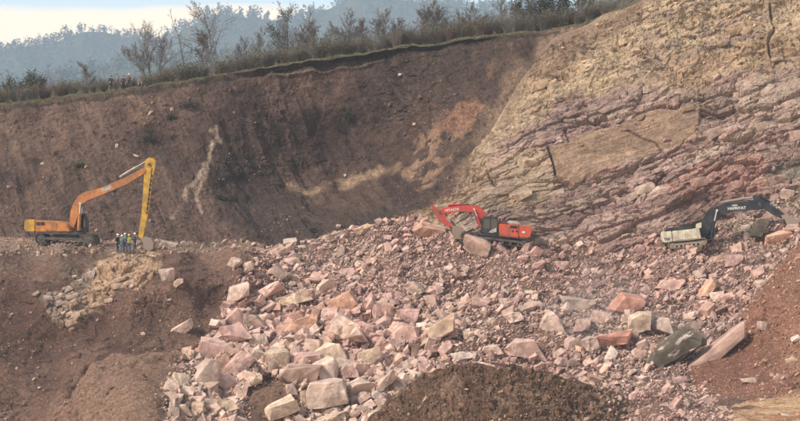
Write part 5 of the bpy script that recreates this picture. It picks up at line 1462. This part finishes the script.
# ---------------------------------------------------- orange red excavator in the rubble
R = machine(497, 244.5, 205.0, 'orange red excavator with black cab and red boom sitting in the rubble, facing left', math.radians(4))
R.track(459, 239.2, 526, 247.5, 8.6, -1.2, .6, M_steel, M_steel); R.track(459, 239.2, 526, 247.5, 8.6, 1.2, .6, M_steel, M_steel)
R.plate('undercarriage', [(474,240),(512,244.5),(508,237.5),(480,235)], -.9, .9, M_steel)
Part().cyl((R.P(495,0)[0], 0, R.P(0,240.0)[1]), (R.P(495,0)[0], 0, R.P(0,235.5)[1]), .72, seg=24).out('slewing_ring', M_steel, R.root)
hb = R.plate('engine_body', [(497.2,223.6),(517,225),(517,237.8),(497.4,235.6)], -1.42, 1.42, M_rd, .06)
cw = R.plate('counterweight', [(517.2,225),(529.8,226.6),(531.6,228.6),(529.2,236),(527,238.2),(517.2,237.6)], -1.45, 1.45, M_rd, .10)
R.plate('warning_stripe', [(529.4,227.2),(532.6,228.0),(532.2,229.8),(529.0,229.4)], -1.2, 1.2, M_sil, .01, cw)
R.plate('side_door', [(499,225.6),(507.4,226.2),(507.2,234.8),(499,234)], -1.455, -1.425, M_rd, .02, hb)
g = R.plate('grille', [(508.4,225.4),(515.6,225.9),(515.6,228.3),(508.4,227.8)], -1.47, -1.43, M_blk, .01, hb)
R.plate('marking', [(510.4,229.9),(512,230),(511.9,231.9),(510.3,231.8)], -1.445, -1.425, M_ldk, 0, hb); R.plate('marking', [(514.2,230.2),(515.9,230.3),(515.8,232.2),(514.1,232.1)], -1.445, -1.425, M_ldk, 0, hb)
R.plate('marking', [(520.4,231.2),(523.4,231.4),(523.3,233),(520.3,232.8)], -1.475, -1.455, M_lett, 0, cw)
R.plate('engine_cover', [(506.6,224.4),(508.5,220.6),(517,220.8),(520.4,225.2)], -.9, .7, M_sil, .10)
R.plate('battery_box', [(498.2,223.4),(498.6,220.2),(505.6,220.8),(505.8,224.2)], -1.2, 1.2, mat_plain('purplish_panel', S(120, 66, 70), .6), .05)
R.plate('exhaust', [(504.2,216.8),(505.4,216.9),(505.4,221.2),(504.2,221.2)], .3, .42, M_blk, .02)
R.rail([(498,223.4),(498.2,218.4),(504,218.9),(504,222)], -1.35, .025, M_blk)
R.plate('deck', [(478,234.2),(529,238.6),(528.6,240),(478,235.6)], -1.4, 1.4, M_blk, .02)
cab = R.plate('cab', [(481.4,218.4),(484,216.2),(496.2,217.2),(496.8,235.4),(479.6,233.4),(480,226)], -1.42, -.42, M_blk, .06)
R.plate('window', [(482.6,219.2),(488.4,219),(488.2,228.6),(481.4,228)], -1.436, -1.422, M_glass, .0, cab)
R.plate('window', [(489.4,219),(495.4,219.4),(495.6,228.8),(489.4,228.6)], -1.436, -1.422, M_glass, .0, cab)
R.plate('door_emblem', [(487,232.2),(489.6,229.6),(494.6,227.8),(494.8,231.6),(491,232.6)], -1.446, -1.438, M_sil, .0, cab)
bo = R.plate('boom', [(487,224),(482.4,226.5),(478.6,219.6),(475.2,213.6),(471,211.4),(458,211.8),(441,214.2),(438,212.4),(438.4,209.8),(448,206.8),(462,205.2),(476,205.2),(481.6,208),(486.4,214.4)], -.32, .32, M_rd2, .05)
R.text('HITACHI', 451.5, 209.9, .36, -.335, M_lett, math.radians(6), bo)
R.ram((480.6,226.5), (473.4,209.2), -.46, .13, bo, M_rd2, M_rod, .6); R.ram((480.6,226.5), (473.4,209.2), .46, .13, bo, M_rd2, M_rod, .6)
R.ram((466,204.4), (436,206.2), 0, .12, bo, M_rd2, M_rod, .6)
R.rail([(480,207),(466,204.2),(448,205.6)], -.22, .04, M_blk, bo, 'hose')
ar = R.plate('arm', [(430.0,204.6),(433.8,205.4),(441.4,212.6),(446.6,219.4),(452.6,226),(450.2,228),(444.4,224.6),(438,219.6),(434.4,213.4)], -.26, .26, M_rd2, .05)
R.ram((442.6,208.4), (449.4,221.4), -.0, .11, ar, M_rd2, M_rod, .6)
Part().cyl((R.P(439,0)[0], -.36, R.P(0,211.8)[1]), (R.P(439,0)[0], .36, R.P(0,211.8)[1]), .15).out('pin', M_steel, ar)
R.bucket([(451,226.4),(456.8,226.2),(463.4,230.2),(465.6,235.4),(462,239.2),(455.4,238.4),(451.4,232.8)], 1.4, 0, M_dust, (452,239.5))
R.plate('bucket_link', [(449,220.8),(451.2,220.2),(457.6,226.8),(455.6,228)], -.22, .22, M_steel, .02)

# ---------------------------------------------------- white and black excavator
R = machine(687, 247, 202.0, 'dusty white excavator with black boom reaching right over the rubble', math.radians(-4))
R.track(667.5, 249.0, 706, 244.8, 7.6, -1.2, .6, M_dust, M_dust); R.track(667.5, 249.0, 706, 244.8, 7.6, 1.2, .6, M_dust, M_dust)
R.plate('undercarriage', [(676,246.4),(700,243.8),(698,239.6),(678,241.6)], -.9, .9, M_steel)
Part().cyl((R.P(688,0)[0], 0, R.P(0,243.6)[1]), (R.P(688,0)[0], 0, R.P(0,239.4)[1]), .72, seg=24).out('slewing_ring', M_steel, R.root)
cw = R.plate('counterweight', [(661.2,233.2),(662.6,231.8),(671,230.9),(672,241.6),(663.6,242.8),(662,241)], -1.45, 1.45, M_wh, .08)
hb = R.plate('engine_body', [(671.2,231),(698.2,228.2),(700.4,238.6),(672.2,241.4)], -1.42, 1.42, M_wh, .06)
R.text('TEK', 666.6, 239.2, .36, -1.47, M_ldk, math.radians(5), cw)
R.plate('side_door', [(674,232),(684,231),(684.8,239),(674.8,240)], -1.452, -1.425, M_wh, .02, hb)
R.plate('side_door', [(685.6,230.9),(695.8,229.9),(697,237.6),(686.4,238.8)], -1.452, -1.425, M_wh, .02, hb)
R.plate('engine_cover', [(664.4,231.4),(666.2,228.2),(690,226.0),(692.6,228.8)], -1.1, 1.1, M_blk, .06)
R.plate('tool_box', [(695.2,228.6),(695.4,223.8),(700.4,222.4),(700.6,227.8)], -1.35, -.5, M_wh, .05)
R.rail([(666,229),(666,226.2),(690,223.8),(690,226.6)], -1.0, .025, M_blk)
R.plate('deck', [(664,242.7),(704,238.8),(711,238.4),(711,239.6),(664,244)], -1.4, 1.4, M_blk, .02)
cab = R.plate('cab', [(701.6,222),(709.8,220.6),(714.0,228),(714.6,238.2),(701.6,238.8)], .35, 1.4, M_blk, .06)
R.plate('window', [(702.8,223.2),(709.2,222),(713,228.4),(713.2,233.4),(702.8,234)], .335, .352, M_glass, .0, cab)
R.plate('windscreen', [(710.2,221.6),(714.6,228.2),(715,235),(714.7,235),(714.1,228.2),(709.9,221.6)], .42, 1.33, M_glass, .0, cab)
bo = R.plate('boom', [(703.2,234.6),(699.4,231.5),(698.2,224),(702.4,219.2),(708,211.4),(716,206.2),(726,203.6),(744,202.2),(754.5,199.4),(759.6,200.6),(764,206.2),(762,209.6),(748,210.2),(733,211.8),(722,214),(715.6,219),(711.6,226),(708.6,233.4)], -.34, .34, M_nav, .05)
R.text('HAFRIYAT', 736.0, 208.3, .40, -.355, M_lett, math.radians(3), bo); R.text('HEMA', 734, 205.4, .22, -.355, M_lett, math.radians(4), bo)
R.ram((710.4,236.4), (716.2,210.4), -.48, .15, bo, M_nav, M_rod, .6); R.ram((710.4,236.4), (716.2,210.4), .48, .15, bo, M_nav, M_rod, .6)
R.ram((722,202.4), (753.4,196.8), 0, .14, bo, M_dust, M_rod, .7)
R.rail([(706,212),(716,204.6),(734,202),(750,200)], -.2, .04, M_blk, bo, 'hose')
ar = R.plate('arm', [(751.6,195.6),(755.4,195.2),(764,200.6),(774,207.6),(783,213.8),(784.4,217.4),(781.4,219.2),(772.4,214.8),(762,208.2),(755,203)], -.27, .27, M_nav, .05)
R.ram((759,196.2), (777.8,207.4), 0, .12, ar, M_nav, M_rod, .55)
Part().cyl((R.P(758.6,0)[0], -.38, R.P(0,204.0)[1]), (R.P(758.6,0)[0], .38, R.P(0,204.0)[1]), .16).out('pin', M_steel, ar)
R.plate('bucket_link', [(777,208.2),(779.4,207.4),(788.4,215.6),(786.6,217.6)], -.22, .22, M_dust, .02)
R.plate('quick_coupler', [(779.6,214.6),(787,214.6),(789.4,218.4),(781,220)], -.3, .3, M_dust, .03)
R.bucket([(782.4,218.6),(789.6,216.6),(796,221),(797.8,228.6),(793.6,236.6),(786.4,238.6),(786.6,230.6),(784.6,224)], 1.5, 0, M_dust, (782,238))
